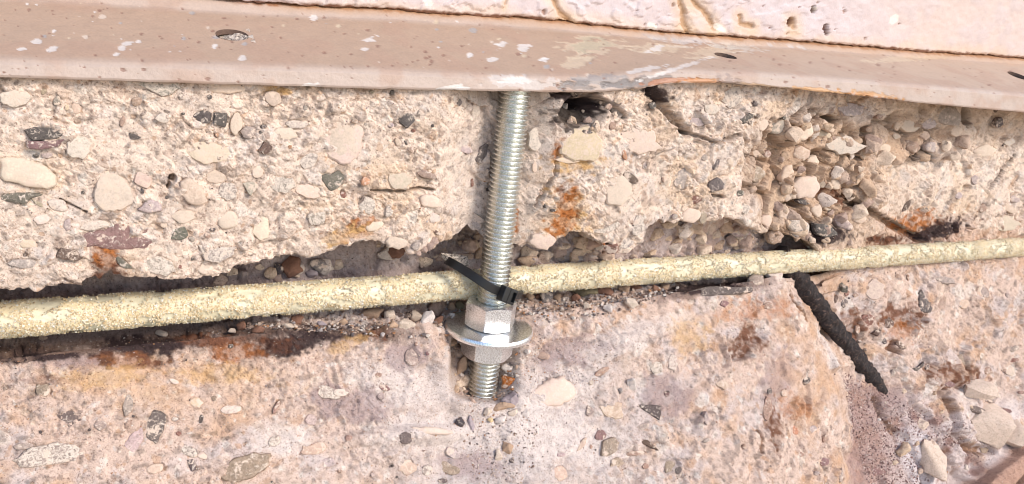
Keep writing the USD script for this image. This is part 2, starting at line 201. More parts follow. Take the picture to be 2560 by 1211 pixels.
('G','speck+',(1340,970,180,76,20)), ('G','white+',(1440,1010,80,60,20)), ('G','dark',(1935,1195,22,18,0)), ('G','brown',(2415,1118,30,30,0)), ('G','lilac',(2330,1060,130,70,-10)), ('G','olive',(40,530,40,34,0)), ('G','grey',(170,940,150,50,-10)), ('G','pale',(1640,680,150,70,0)), ('G','pink',(1600,760,0,0,0)), ('G','tan',(2230,960,210,90,-10)),
('H','grey',(575,300,120,140,-20)), ('H','brown',(330,435,46,40,0)), ('H','purple',(370,525,80,40,20)), ('H','grey',(350,585,60,50,0)), ('H','white+',[(1400,580),(1500,480),(1640,440),(1720,500),(1735,590),(1640,650),(1530,665),(1425,640)]), ('H','dark',[(2150,640),(2220,642),(2340,652),(2332,760),(2240,700)]), ('H','speck',(2310,385,100,90,-30)), ('H','brown',(1920,412,120,44,-25)),
('H','olive',[(1915,1010),(1925,900),(2000,870),(2045,910),(2020,980),(1950,1015)]), ('H','purple',(1905,862,80,80,0)), ('H','pink',(1780,925,40,116,35)), ('H','dkbrown',[(2190,880),(2240,890),(2322,970),(2270,950),(2200,920)]), ('H','brown',(2160,990,160,36,-5)), ('H','olive',(2020,1060,110,76,-15)), ('H','grey',(2400,1085,90,120,15)), ('H','slate',(2462,1112,46,64,20)),
('H','purple',(2380,570,46,38,0)), ('H','speck',(675,1110,76,76,0)), ('H','olive',[(710,1070),(790,1040),(900,1090),(910,1130),(850,1150),(760,1110)]), ('H','lilac',(860,990,130,66,35)), ('H','slate',(520,880,90,90,-30)), ('H','pink',(540,1090,130,110,0)), ('H','brown',(55,1117,32,30,0)), ('H','slate',(785,1190,76,36,0)), ('H','lilac',(1630,1003,60,34,0)),
('H','pink',(1620,1135,110,110,0)), ('H','white+',(700,830,290,60,5)), ('H','grey',(2210,800,110,50,-15)), ('H','dark',(460,1160,20,20,0)), ('H','lilac',(290,1145,34,32,0)), ('H','brown',(2230,1080,50,40,0)), ('H','brown',(1840,945,24,36,0)), ('H','tan',(1990,680,190,130,20)), ('H','brown',(120,880,50,50,0)), ('H','dark',(430,1080,20,20,0)), ('H','slate',(1280,1045,36,30,0)),
('H','grey',(1830,690,60,80,0)), ('H','pale',(60,560,110,60,0)), ('H','brown',(600,213,26,24,0)), ('H','purple',(680,280,30,30,0)),
('I','dark+',(1015,472,60,62,0)), ('I','slate',(750,550,36,50,0)), ('I','rust',(928,828,44,80,-25)), ('I','lilac',(1055,818,70,50,-30)), ('I','brown',(1145,888,34,60,10)), ('I','brown',(735,680,70,180,0)), ('I','purple',(1140,1050,70,70,0)), ('I','grey',(1085,1132,44,36,0)), ('I','grey',(1260,1150,30,110,5)), ('I','purple',(1520,1120,150,56,5)),
('I','olive',(45,1095,86,110,0)), ('I','grey',(100,1130,46,76,0)), ('I','grey',(300,902,54,36,-25)), ('I','brown',(570,942,34,40,0)), ('I','brown',(980,1000,40,40,0)), ('I','red',[(1390,70),(1440,10),(1500,30),(1480,80),(1420,95)]), ('I','dkbrown',[(1550,60),(1600,25),(1640,60),(1610,100),(1560,95)]), ('I','dkbrown',[(1480,140),(1520,100),(1550,115),(1520,160)]),
('I','brown',(1375,110,40,70,0)), ('I','brown+',(1290,50,76,66,20)), ('I','slate',(1568,192,30,50,-20)), ('I','dkbrown',(1680,225,80,46,30)), ('I','dark+',[(1720,390),(1790,390),(1855,335),(1850,370),(1790,412)]), ('I','slate',(1872,378,34,46,0)), ('I','grey+',[(1605,450),(1620,390),(1660,380),(1640,440)]), ('I','slate+',[(2120,640),(2200,645),(2300,690),(2290,720),(2200,700)]),
('I','purple',(2030,500,76,46,20)), ('I','brown',(2300,405,56,50,0)), ('I','grey',(2490,250,76,40,-20)), ('I','olive',(2130,320,150,90,-15)), ('I','grey',(2310,575,150,100,20)), ('I','purple',(2420,690,110,40,10)), ('I','red',(2480,330,100,36,-10)), ('I','white',(2460,405,70,80,0)), ('I','pink',(340,530,0,0,0)), ('I','tan',(420,500,100,60,20)), ('I','lilac',(300,740,36,100,0)), ('I','pale',(60,350,70,130,0)),
('I','dark',(25,565,44,40,0)), ('I','pink',(860,560,60,60,0)), ('I','olive',(1240,240,0,0,0)), ('I','dkbrown',(1430,255,26,22,0)), ('I','slate',(1390,195,36,20,20)), ('I','brown',(2540,560,60,30,0)),
]
# lines of the photograph
TOE_BOT = [(-320,182),(0,195),(500,210),(900,222),(1240,229),(1500,232),(1600,222),(1680,209),(1800,208),(1900,216),(2100,236),(2300,258),(2560,282),(3000,330)]
TOE_TOP = [(-320,135),(0,150),(600,164),(900,174),(1240,190),(1500,194),(1640,180),(1700,176),(1900,184),(2100,198),(2300,214),(2560,236),(3000,280)]
CRACK = [(-320,-62),(0,-36),(400,-10),(690,10),(1000,24),(1100,32),(1340,46),(1660,80),(2000,104),(2300,128),(2560,146),(3000,180)]
LIP = [(-320,790),(0,735),(60,735),(180,712),(250,694),(330,688),(460,704),(560,692),(600,672),(640,662),(700,657),(730,648),(760,648),(790,652),(850,628),(900,607),(935,601),(975,618),(1000,628),(1060,622),(1090,634),(1130,622),(1170,606),(1200,596),(1250,620),(1290,628),(1340,630),(1390,615),(1430,592),(1470,596),(1500,612),(1540,640),(1580,638),(1610,600),(1625,575),(1640,560),(1700,556),(1760,562),(1830,548),(1900,575),(1950,600),(2020,610),(2080,640),(2150,700),(2300,740),(2560,740),(3000,760)]
YF = [(-400,-.006),(1000,-.006),(1500,-.005),(1800,-.003),(1920,.002),(2060,.012),(2180,.019),(2400,.019),(3000,.019)]
RIDGE = [(-320,960),(0,893),(150,876),(300,862),(600,838),(750,826),(900,832),(1100,836),(1160,820),(1290,790),(1400,780),(1550,764),(1650,738),(1800,716),(1960,690),(2030,690),(2100,668),(2200,660),(2400,648),(2560,636),(3000,620)]
RIDGE_Y = [(-400,.004),(1800,.004),(1960,.008),(2060,.016),(2200,.014),(3000,.013)]
SLOPE_K = [(-400,.62),(1850,.62),(2150,.42),(3000,.42)]

BAR_Y, BAR_Z, BAR_R = .0158, .02164, .0073
NC = 1500
UC = np.linspace(-330, 2990, NC)
XC = at_y(UC, 640.0, 0.0)[:, 0]
def line_xz(pts, y):
    u, v = np.array(pts, float).T
    uu = np.linspace(u[0], u[-1], 1200); vv = np.interp(uu, u, v)
    yy = np.interp(uu, *np.array(y).T) if np.ndim(y) else np.full(len(uu), y)
    P = at_y(uu, vv, yy); o = np.argsort(P[:, 0])
    return np.interp(XC, P[o, 0], P[o, 2]), np.interp(XC, P[o, 0], yy[o]), np.interp(XC, P[o, 0], uu[o])
z_toe, _, _ = line_xz(TOE_BOT, -.010)
z_lip, y_face, _ = line_xz(LIP, YF)
z_rdg, y_rdg, u_col = line_xz(RIDGE, RIDGE_Y)
k_col = np.interp(u_col, *np.array(SLOPE_K).T)
jag = lambda s, a, sd: a * (fbm(np.stack([XC * s, 0 * XC, 0 * XC], 1), 4, sd) - .5)
z_lip = z_lip + jag(90, .006, 3) + jag(350, .003, 4)

def sheet(rows):
    """rows: list of (y, z) arrays over the columns -> grid of points (R, NC, 3) and quads"""
    G = np.stack([np.stack([XC, y, z], 1) for y, z in rows])
    R = len(rows)
    i = np.arange(R - 1)[:, None] * NC + np.arange(NC - 1)[None]
    q = np.stack([i, i + NC, i + NC + 1, i + 1], -1).reshape(-1, 4)
    return G.reshape(-1, 3), q
def lerp_rows(knots, counts):
    rows = []
    for (a, b), n in zip(zip(knots[:-1], knots[1:]), counts):
        for t in np.arange(n) / n: rows.append((a[0] * (1 - t) + b[0] * t, a[1] * (1 - t) + b[1] * t))
    rows.append(knots[-1]); return rows
one = np.ones(NC)
upper_rows = lerp_rows([(y_face + .022, z_toe + .0015), (y_face, z_toe + .0005), (y_face, z_lip + .0022), (y_face + .0008, z_lip + .0006), (y_face + .003, z_lip), (np.maximum(.05, y_face + .02), z_lip + .004)], [12, 250, 4, 4, 26])
ztop = np.maximum(z_lip, BAR_Z) + .014
zend = z_rdg - .135 - .10 * np.clip((u_col - 1200) / 1700, -.4, 1)
gap = np.interp(u_col, [-400, 480, 640, 1150, 1290, 1680, 1800, 3000], [.024, .022, .008, .006, .006, .008, .018, .014])
z_flr = np.minimum(BAR_Z - gap, z_rdg - .003 - .5 * (gap - .010))
y_bk = np.interp(u_col, [-400, 1290, 1420, 1900, 2000, 3000], [.040, .040, .020, .018, .034, .040])
lower_rows = lerp_rows([(y_bk, ztop), (np.minimum(.029, y_bk + .007), z_flr + .002), (.016 * one, z_flr), (np.maximum(y_rdg + .0022, .0055), z_rdg - .0016), (y_rdg, z_rdg), (y_rdg - k_col * (z_rdg - zend), zend)], [64, 14, 24, 8, 300])

# ------------------------------------------------------------------ fracture relief
def seg_dist(u, v, pts):
    best = np.full(u.shape, 1e9)
    for (a, b), (c, d) in zip(pts[:-1], pts[1:]):
        dx, dy = c - a, d - b; L2 = dx * dx + dy * dy
        t = np.clip(((u - a) * dx + (v - b) * dy) / L2, 0, 1)
        best = np.minimum(best, np.hypot(u - a - t * dx, v - b - t * dy))
    return best
def side(u, v, pts):
    """> 0 to the right of the polyline (pts run downwards), in pixels across"""
    p = np.array(pts, float); return u - np.interp(v, p[:, 1], p[:, 0])
def blob(u, v, cu, cv, ru, rv, turn=0):
    c, s = math.cos(math.radians(turn)), math.sin(math.radians(turn))
    a, b = u - cu, v - cv
    return np.hypot((a * c + b * s) / ru, (-a * s + b * c) / rv)
def cells(P, size, seed, tilt, off):
    r = np.random.default_rng(seed)
    lo, hi = P.min(0) - size, P.max(0) + size
    n = int(np.prod((hi[[0, 2]] - lo[[0, 2]]) / size))
    n = min(n, 120000)
    pick = P[r.integers(0, len(P), n)] + r.normal(0, size * .3, (n, 3))
    d, i = cKDTree(pick).query(P, k=2)
    g = r.normal(0, tilt, (n, 3)); o = r.normal(0, off, n)
    j = i[:, 0]
    return o[j] + ((P - pick[j]) * g[j]).sum(1), (d[:, 1] - d[:, 0]) / size, r.random(n)[j]

stones = []
for tile, kind, shp in S:
    if isinstance(shp, tuple):
        cx, cy, w, h, turn = shp
        if w == 0: continue
        n = max(9, min(18, int((w + h) / 14)))
        th = np.sort(np.linspace(0, 2 * math.pi, n, endpoint=False) + rng.uniform(-.18, .18, n))
        rr = 1 + rng.normal(0, .11, n)
        a, b = .5 * w * rr * np.cos(th), .5 * h * rr * np.sin(th)
        c, s = math.cos(math.radians(turn)), math.sin(math.radians(turn))
        shp = np.stack([cx + a * c - b * s, cy + a * s + b * c], 1)
    stones.append((kind, px(tile, shp)))
def ring(poly, n):
    c = poly.mean(0); P = np.vstack([poly, poly[:1]])
    d = np.r_[0, np.cumsum(np.hypot(*np.diff(P, axis=0).T))]
    s = np.linspace(0, d[-1], n, endpoint=False)
    return c, np.stack([np.interp(s, d, P[:, 0]), np.interp(s, d, P[:, 1])], 1)
def radial(poly, u, v):
    """distance from the centre as a share of the outline's radius in that direction, and the mean radius"""
    c, q = ring(poly, 72)
    a = np.arctan2(q[:, 1] - c[1], q[:, 0] - c[0]); r = np.hypot(*(q - c).T); o = np.argsort(a)
    th = np.arctan2(v - c[1], u - c[0])
    R = np.interp(th, np.r_[a[o][-1] - 2 * np.pi, a[o], a[o][0] + 2 * np.pi], np.r_[r[o][-1], r[o], r[o][0]])
    return np.hypot(u - c[0], v - c[1]) / np.maximum(R, 1e-6), R

def mixc(C, col, w):
    w = np.clip(w, 0, 1)[:, None]; return C * (1 - w) + np.asarray(col) * w
PAL = [lin(c) for c in ((236,220,204),(226,202,182),(206,176,154),(190,160,140),(150,120,104),(120,104,98),(206,196,190),(240,232,222),(98,84,80),(186,140,100))]

PITS = [(2062, 394, 27, 19), (2014, 466, 24, 22), (2004, 514, 30, 12), (1938, 604, 44, 22), (2092, 300, 20, 9), (2420, 292, 12, 22), (1466, 262, 26, 14)]
def relief(P, N, is_lower):
    """displacement along the outward direction (metres) and the colour of every point of a concrete sheet"""
    u, v, dep = proj(P)
    c1, e1, r1 = cells(P, .017, 11 + is_lower, .16, .0011)
    big = fbm(P * 22, 3, 41 + is_lower) - .5
    rough = .30 + 1.0 * sstep(.38, .62, fbm(P * 42 + 3, 4, 71))
    amp = 1.15 if is_lower else 1.15
    D = amp * (.007 * big + (.3 + .7 * rough) * c1 * (.75 if is_lower else .55) * sstep(0, .30 if is_lower else .15, e1))
    D -= (.0007 if not is_lower else .0002) * (1 - sstep(0, .10, e1)) * rough * sstep(.45, .6, fbm(P * 110 + 5, 3, 51))
    nB, nC, nA = fbm(P * 90, 4, 82), fbm(P * 420, 4, 83), fbm(P * 35, 4, 81)
    nD = fbm(P * 230 + 17, 4, 84)
    paint = []                                  # colour changes kept for later: (weight, colour)
    def mixc_(col, w): paint.append((np.clip(w, 0, 1), np.asarray(col)))
    if is_lower:
        g = np.exp(-((u - 1250) / 330) ** 2) * sstep(820, 960, v)
        mixc_(lin((212, 199, 194)), .75 * g)
        for cu, cv, ru, rv, tn in ((1420, 960, 120, 60, -25), (1330, 1080, 130, 80, 0), (1060, 1080, 170, 46, -4), (1560, 850, 170, 40, -20), (980, 960, 130, 60, 10), (1500, 1120, 110, 60, 10), (2090, 900, 24, 90, -20), (700, 1100, 90, 50, 0)):
            mixc_(lin((232, 216, 208)), .75 * sstep(1.2, .5, blob(u, v, cu, cv, ru, rv, tn) + 1.3 * (nB - .5) + .9 * (nC - .5)))
        for cu, cv, ru, rv, tn in ((880, 1010, 110, 50, 15), (1010, 900, 60, 40, 0), (1420, 880, 90, 40, -10), (1660, 990, 70, 60, 0), (1180, 1170, 90, 40, 0), (150, 900, 140, 26, 0), (1940, 950, 40, 90, 10)):
            mixc_(lin((164, 142, 142)), .65 * sstep(1.2, .5, blob(u, v, cu, cv, ru, rv, tn) + 1.5 * (nB - .5) + 1.6 * (nD - .5)))
        mixc_(lin((220, 174, 128)), .6 * (np.exp(-((u - 380) / 300) ** 2 - ((v - 960) / 80) ** 2)) * sstep(.35, .6, nB))
        mixc_(lin((208, 168, 136)), .6 * sstep(1900, 2000, u) * sstep(.4, .55, nA) * (1 - sstep(2090, 2160, u)))
    # ---- shapes of the place
    if not is_lower:
        # chase around the rod
        d = side(u, v, [(1296, 150), (1291, 228), (1262, 400), (1236, 560), (1205, 760)])
        w = np.where(d < 0, sstep(-190, -30, d), sstep(150, 35, d))
        D -= .014 * w
        mixc_(lin((220, 204, 194)), .5 * w)
        D -= .015 * sstep(1.25, .5, blob(u, v, 1458, 280, 52, 40, -15) + .5 * (nB - .5))
        mixc_(lin((70, 58, 52)), .9 * sstep(1.2, .8, blob(u, v, 1450, 285, 60, 44, -15) + 1.6 * (nC - .5)))
        for pts, wd, dp in (([(1400,225),(1460,232),(1520,262),(1560,292)],12,.006),([(1625,228),(1650,258),(1690,300),(1722,332)],17,.006),([(1722,332),(1790,358),(1850,338)],7,.003),
                            ([(930,478),(1000,480),(1050,472),(1090,476)],5,.003),([(1400,372),(1392,440),(1350,520)],6,.002),
                            ([(2140,505),(2220,558),(2300,598)],15,.006),
                            ([(425,440),(420,470)],5,.004),([(1780,490),(1812,494)],6,.004),([(2540,390),(2500,440),(2470,470)],5,.003),([(150,500),(215,530)],4,.002)):
            dd = seg_dist(u, v, pts) + 10 * (nC - .5)
            D -= dp * sstep(wd, wd * .25, dd)
            mixc_(lin((96, 74, 60)), .55 * sstep(wd * .9, wd * .3, dd))
        for cu, cv, ru, rv, dp in ((1938,600,46,24,.008),(432,445,9,10,.006),(1890,110,1,1,0),(1840,280,26,18,.003),(1640,262,10,12,.007),(2420,470,10,8,.004)):
            D -= dp * sstep(1.2, .6, blob(u, v, cu, cv, ru, rv) + .5 * (nC - .5))
        for cu, cv, ru, rv in PITS:
            b_ = blob(u, v, cu, cv, ru, rv) + .7 * (nC - .5)
            D -= .012 * sstep(1.3, .5, b_); mixc_(lin((56, 44, 38)), .85 * sstep(1.25, .8, b_))  # pits also darkened in colour for the shade inside them
        mixc_(lin((84, 62, 48)), .8 * sstep(15, 6, seg_dist(u, v, [(2078, 410), (2120, 476), (2160, 516), (2225, 560), (2310, 600)]) + 34 * (nB - .5) + 16 * (nC - .5)))
        # broken-out rubble zone on the right
        z = sstep(1840, 1960, u) * sstep(2330, 2130, u) * sstep(270, 330, v)
        c4, e4, r4 = cells(P, .0165, 77, .24, .0023)
        e4 = e4 + .30 * (nC - .5) + .2 * (nB - .5)
        zc_ = np.maximum(sstep(1.25, .85, blob(u, v, 2035, 440, 150, 165, 30) + .5 * (nB - .5)), sstep(1.2, .8, blob(u, v, 2260, 345, 130, 62, 5) + .5 * (nB - .5)))
        D += zc_ * (c4 * sstep(0, .10, e4) - .0052 * (1 - sstep(.0, .26, e4)))
        mixc_(lin((84, 62, 50)), .8 * zc_ * (1 - sstep(.02, .13, e4)))  # shade between the broken lumps put into the colour
        for cc_, lo_ in (((236, 214, 190), .66), ((196, 160, 132), .40), ((170, 150, 138), .15)): mixc_(lin(cc_), .55 * zc_ * ((r4 > lo_) & (r4 < lo_ + .22)) * sstep(.08, .2, e4))
        D -= .007 * sstep(1.3, .3, blob(u, v, 2030, 430, 145, 150, 30)) + .006 * sstep(1.3, .3, blob(u, v, 2230, 340, 120, 60, 0))
        mixc_(lin((176, 140, 112)), .45 * sstep(1.2, .5, blob(u, v, 2030, 450, 150, 170, 30) + .6 * (nB - .5)))
        mixc_(lin((206, 172, 142)), .5 * z)
        mixc_(lin((214, 184, 156)), .5 * sstep(2140, 2260, u) * sstep(420, 300, v))
        mixc_(lin((206, 160, 132)), .55 * sstep(.4, .55, nB) * sstep(2100, 2300, u) * sstep(500, 600, v))
    else:
        # hollow where the rod goes in
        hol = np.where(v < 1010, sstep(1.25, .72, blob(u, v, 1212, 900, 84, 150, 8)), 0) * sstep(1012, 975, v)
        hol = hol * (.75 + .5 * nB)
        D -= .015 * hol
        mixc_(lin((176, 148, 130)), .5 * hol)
        D -= .002 * sstep(95, 20, seg_dist(u, v, [(1225, 990), (1240, 1080), (1190, 1230)]))
        D -= .006 * sstep(1.3, .3, blob(u, v, 1400, 905, 120, 60, -20))
        D += .005 * sstep(60, 10, seg_dist(u, v, [(1060, 850), (1110, 910), (1150, 985)]))
        D += .005 * sstep(1.3, .2, blob(u, v, 1010, 1090, 190, 26, -4))
        D += .004 * sstep(1.3, .2, blob(u, v, 1560, 860, 190, 40, -18))
        # block edge beside the old bar, valley, far face
        edge = side(u, v, [(1930, 640), (1968, 692), (2010, 770), (2072, 856), (2108, 950), (2132, 1050), (2120, 1211), (2125, 1400)]) + 30 * (nB - .5)
        back = side(u, v, [(1990, 640), (2035, 700), (2130, 840), (2225, 985), (2330, 1100), (2450, 1230), (2600, 1400)]) + 26 * (nB - .5)
        D -= .010 * sstep(-30, 50, edge) - .006 * sstep(-10, 120, back)
        purp = sstep(0, 40, edge) * sstep(930, 990, v) * sstep(120, 20, back)
        mixc_(lin((166, 132, 124)), .75 * purp)
        mixc_(lin((158, 124, 116)), .75 * sstep(60, 20, np.abs(back - 30) + 90 * (nB - .5)) * sstep(960, 1010, v))
        for pts, wd, dp in (([(2222,1000),(2250,1066),(2290,1100),(2330,1170),(2345,1230)],12,.004),([(2372,985),(2400,1030),(2405,1085),(2440,1122),(2490,1128)],16,.007),([(2365,1120),(2400,1170),(2452,1230)],26,.006),([(2250,855),(2240,870),(2262,882)],8,.006),([(1900,1080),(1905,1130)],8,.003),([(1975,740),(2015,800)],6,.003)):
            dd = seg_dist(u, v, pts) + 12 * (nC - .5)
            D -= dp * sstep(wd, wd * .2, dd)
            mixc_(lin((150, 108, 78)), .7 * sstep(wd * 1.1, wd * .4, dd))
        ch = 0
        mixc_(lin((228, 212, 208)), .7 * sstep(2180, 2330, u) * sstep(940, 1040, v) * sstep(.35, .5, nB))
        ch = sstep(1.1, .8, blob(u, v, 2325, 1150, 44, 90, -20) + .4 * (nB - .5)); D += .002 * ch
        mixc_(lin((226, 214, 214)), .8 * ch)
        rim = side(u, -v, [(2420, -1400), (2440, -1225), (2475, -1170), (2560, -1106), (2700, -1010), (3000, -800)])
        D += .010 * sstep(-18, 30, rim) - .006 * sstep(55, 75, rim) * sstep(105, 85, rim)
        D = np.where(rim > 10, D * .5 + .5 * (.012 + .004 * big), D)
        mixc_(lin((192, 152, 132)), .95 * sstep(-10, 14, rim + 14 * (nB - .5)))
        mixc_(lin((178, 116, 92)), .9 * sstep(96, 104, rim))
        mixc_(lin((104, 76, 66)), .9 * sstep(58, 66, rim) * sstep(92, 80, rim))
        mixc_(lin((204, 190, 186)), .55 * sstep(880, 760, v) * sstep(1200, 700, u))
    if is_lower:
        rd = np.interp(u, *np.array(RIDGE, float).T)
        mixc_(lin((92, 70, 62)), .85 * sstep(26, 6, np.abs(v - rd - 4) + 46 * (nB - .5) + 30 * (nC - .5)) * sstep(1060, 950, u))  # brown crust along the ridge, with the bar's shade painted in
        mixc_(lin((120, 94, 80)), .8 * sstep(6, -10, v - rd) * sstep(.2, .5, nB) * sstep(760, 560, u))  # floor under the bar darkened: shade of the bar put into the colour
        mixc_(lin((110, 88, 82)), .7 * sstep(22, 6, np.abs(v - rd - 6) + 40 * (nB - .5)) * sstep(1600, 1680, u) * sstep(1960, 1900, u))
    # ---- surface stains; dark ones under the bar also hold its painted shade
    def stain_and_shade(col, cu, cv, ru, rv, turn=0, w=.95, nz=1.5):
        mixc_(lin(col), w * (1 if sum(col) < 180 else .4 + .6 * sstep(.38, .58, nD)) * sstep(1.2, .6, blob(u, v, cu, cv, ru * 1.12, rv * 1.12, turn) + (nz if sum(col) > 180 else .8) * (nB - .5) + 1.6 * (nC - .5)))
    OR, DK, BR, YE = (180, 112, 62), (62, 48, 48), (120, 78, 58), (218, 176, 122)
    if not is_lower:
        for a in ((BR,268,655,46,36,30),(OR,262,640,28,30,30),(BR,262,690,40,30,-40),(OR,280,618,22,16,20),(OR,888,578,46,28,-25),(YE,860,590,60,20,-20),(YE,1425,540,42,60,0),(OR,1418,520,26,60,8),(OR,1410,560,32,34,0),(BR,1408,480,10,40,5),(OR,1396,380,10,34,15),(YE,1440,410,60,30,0),
                  (OR,1352,604,16,9,-15),(BR,2340,580,80,24,-18),(OR,2290,560,50,26,-10),(DK,2355,574,66,18,-18),(DK,2210,598,40,8,0),(DK,2070,590,60,24,0),(BR,2210,600,50,14,0),(DK,1490,262,22,20,0),(OR,1312,560,6,26,0),(YE,690,230,40,16,0),(DK,1555,655,14,10,0),(BR,2110,490,40,20,30),(OR,1518,625,24,10,0),(DK,1640,230,46,16,25),(DK,1410,240,60,10,0)):
            stain_and_shade(*a)
    else:
        for a in ((DK,335,868,84,28,2),(DK,270,900,26,22,0),(OR,300,900,60,24,0),(BR,345,905,60,14,0),(YE,260,940,100,26,-5),(DK,750,852,96,24,-8),(DK,700,872,50,20,0),(BR,640,868,90,24,-8),(OR,590,880,60,24,0),(YE,560,935,110,22,0),(BR,930,835,30,16,0),(DK,120,892,110,10,-4),(BR,520,848,80,14,0),(DK,420,860,36,12,0),
                  (DK,1755,722,92,12,-4),(OR,1900,770,90,30,-5),(YE,1720,840,60,40,0),(BR,80,950,60,10,0),(BR,1870,850,40,40,0),(OR,1980,1020,46,30,0),(BR,1940,1060,20,60,0),(BR,2270,790,60,30,0),(OR,2260,830,40,26,0),(BR,2160,800,30,40,0),(DK,1450,742,0.1,0.1,0),(YE,870,860,60,14,-20),(BR,2400,940,70,30,10)):
            stain_and_shade(*a, w=.95 if sum(a[0]) < 280 else .55)
        back_wall = (P[:, 1] > .0215) & (P[:, 2] > BAR_Z - .01)
        mixc_(lin((186, 168, 164)), .55 * back_wall)  # back of the recess: its lilac shade put into the colour
    # ---- second, finer relief and the body colour, on the surface as it now stands
    P2 = P + N * D[:, None]
    c2, e2, r2 = cells(P2, .0065, 21 + is_lower, .24, .0004)
    c3, e3, r3 = cells(P2, .0028, 31 + is_lower, .28, .00022)
    mid = fbm(P2 * 110 + 5, 4, 51 + is_lower) - .5
    fine = fbm(P2 * 620 + 9, 3, 61 + is_lower) - .5
    nE = fbm(P2 * 200 + 31, 3, 95)
    back_ = 1 + 1.3 * ((P[:, 1] > .018) & is_lower)
    D = D + amp * rough * back_ * (c2 * .36 * sstep(0, .22, e2) + c3 * .34 + .0024 * mid + .0012 * fine)
    D -= .0005 * (1 - sstep(0, .12, e2)) * rough * sstep(.45, .6, nE)
    nA2, nB2, nC2 = fbm(P2 * 35, 4, 81), fbm(P2 * 90, 4, 82), fbm(P2 * 420, 4, 83)
    if not is_lower:
        C = np.tile(lin((235, 212, 194)), (len(P), 1))
        C = mixc(C, lin((226, 196, 168)), .7 * sstep(.50, .68, nA2))
        C = mixc(C, lin((222, 206, 196)), .6 * sstep(.52, .66, nB2))
    else:
        C = np.tile(lin((214, 187, 171)), (len(P), 1))
        C = mixc(C, lin((206, 166, 134)), .7 * sstep(.48, .62, nA2))
        C = mixc(C, lin((208, 193, 189)), .75 * sstep(.48, .62, nA2 * .5 + nB2 * .5))
    sel = (r3 > .74); pal = np.array(PAL)[(r3 * 977).astype(int) % len(PAL)]
    C = np.where((sel & (e3 > .08))[:, None], C * .5 + pal * .5, C)
    sel = (r2 > .80); pal = np.array(PAL)[(r2 * 1733).astype(int) % len(PAL)]
    C = np.where((sel & (e2 > .06))[:, None], C * .6 + pal * .4, C)
    C = C * (1 - .38 * sstep(.58, .72, nC2))[:, None] * (1 + .10 * sstep(.58, .4, nC2))[:, None]
    for w_, col_ in paint: C = mixc(C, col_, w_)
    # joint around every stone
    moat = np.zeros(len(P))
    for kind, poly in stones:
        lo, hi = poly.min(0) - 8, poly.max(0) + 8
        i = np.nonzero((u > lo[0]) & (u < hi[0]) & (v > lo[1]) & (v < hi[1]))[0]
        if len(i):
            f, R = radial(poly, u[i], v[i])
            moat[i] = np.maximum(moat[i], sstep(4.5, 1.0, (f - 1) * R))
    return D, moat * .0005 * sstep(.40, .58, nE), np.clip(C, .012, .8)

def concrete(name, rows, out_dir, is_lower, label, **kw):
    P, q = sheet(rows)
    R = len(rows)
    G = P.reshape(R, NC, 3)
    t = np.gradient(G, axis=0); s = np.gradient(G, axis=1)
    N = np.cross(t, s).reshape(-1, 3); N /= np.linalg.norm(N, axis=1, keepdims=True) + 1e-12
    if np.median((N * (CAM - P)).sum(1)) < 0: N = -N
    N = .5 * N + .5 * np.asarray(out_dir); N /= np.linalg.norm(N, axis=1, keepdims=True)
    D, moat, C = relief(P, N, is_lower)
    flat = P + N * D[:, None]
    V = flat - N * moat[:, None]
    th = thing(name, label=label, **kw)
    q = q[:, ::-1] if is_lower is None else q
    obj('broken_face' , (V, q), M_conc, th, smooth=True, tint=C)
    return th, flat, V, N, C
out_up = np.array([0, -.98, .2]); out_lo = np.array([0, -.83, .55])
wall, UF, UV_, UN, UCOL = concrete('concrete_wall', upper_rows, out_up, 0, 'broken pale concrete wall face full of stones between steel flange and yellow bar', kind='structure')
ledge, LF, LV, LN, LCOL = concrete('concrete_ledge', lower_rows, out_lo, 1, 'sloping broken concrete ledge under the yellow bar with rod set in it', kind='structure')

# ------------------------------------------------------------------ finding a place on the concrete
def index(F):
    u, v, d = proj(F); ok = (u > -150) & (u < 2710) & (v > -100) & (v < 1320)
    return np.nonzero(ok)[0], cKDTree(np.stack([u[ok], v[ok]], 1)), d[ok]
iu, il = index(UF), index(LF)
def place(u, v):
    best = None
    for which, (F, N, (ids, tree, dep)) in enumerate(((UF, UN, iu), (LF, LN, il))):
        d, j = tree.query((u, v), k=10)
        ok = d < 5
        if not ok.any(): continue
        jj = j[ok]; k = jj[np.argmin(dep[jj])]
        near = jj[dep[jj] < dep[k] + .004]
        if best is None or dep[k] < best[0] - .001:
            best = (dep[k], which, F[ids[k]], N[ids[near]].mean(0))
    return best
def on_plane(u, v, p, n):
    d = ray(u, v); t = ((p - CAM) @ n) / (d @ n)
    return CAM + t[..., None] * d

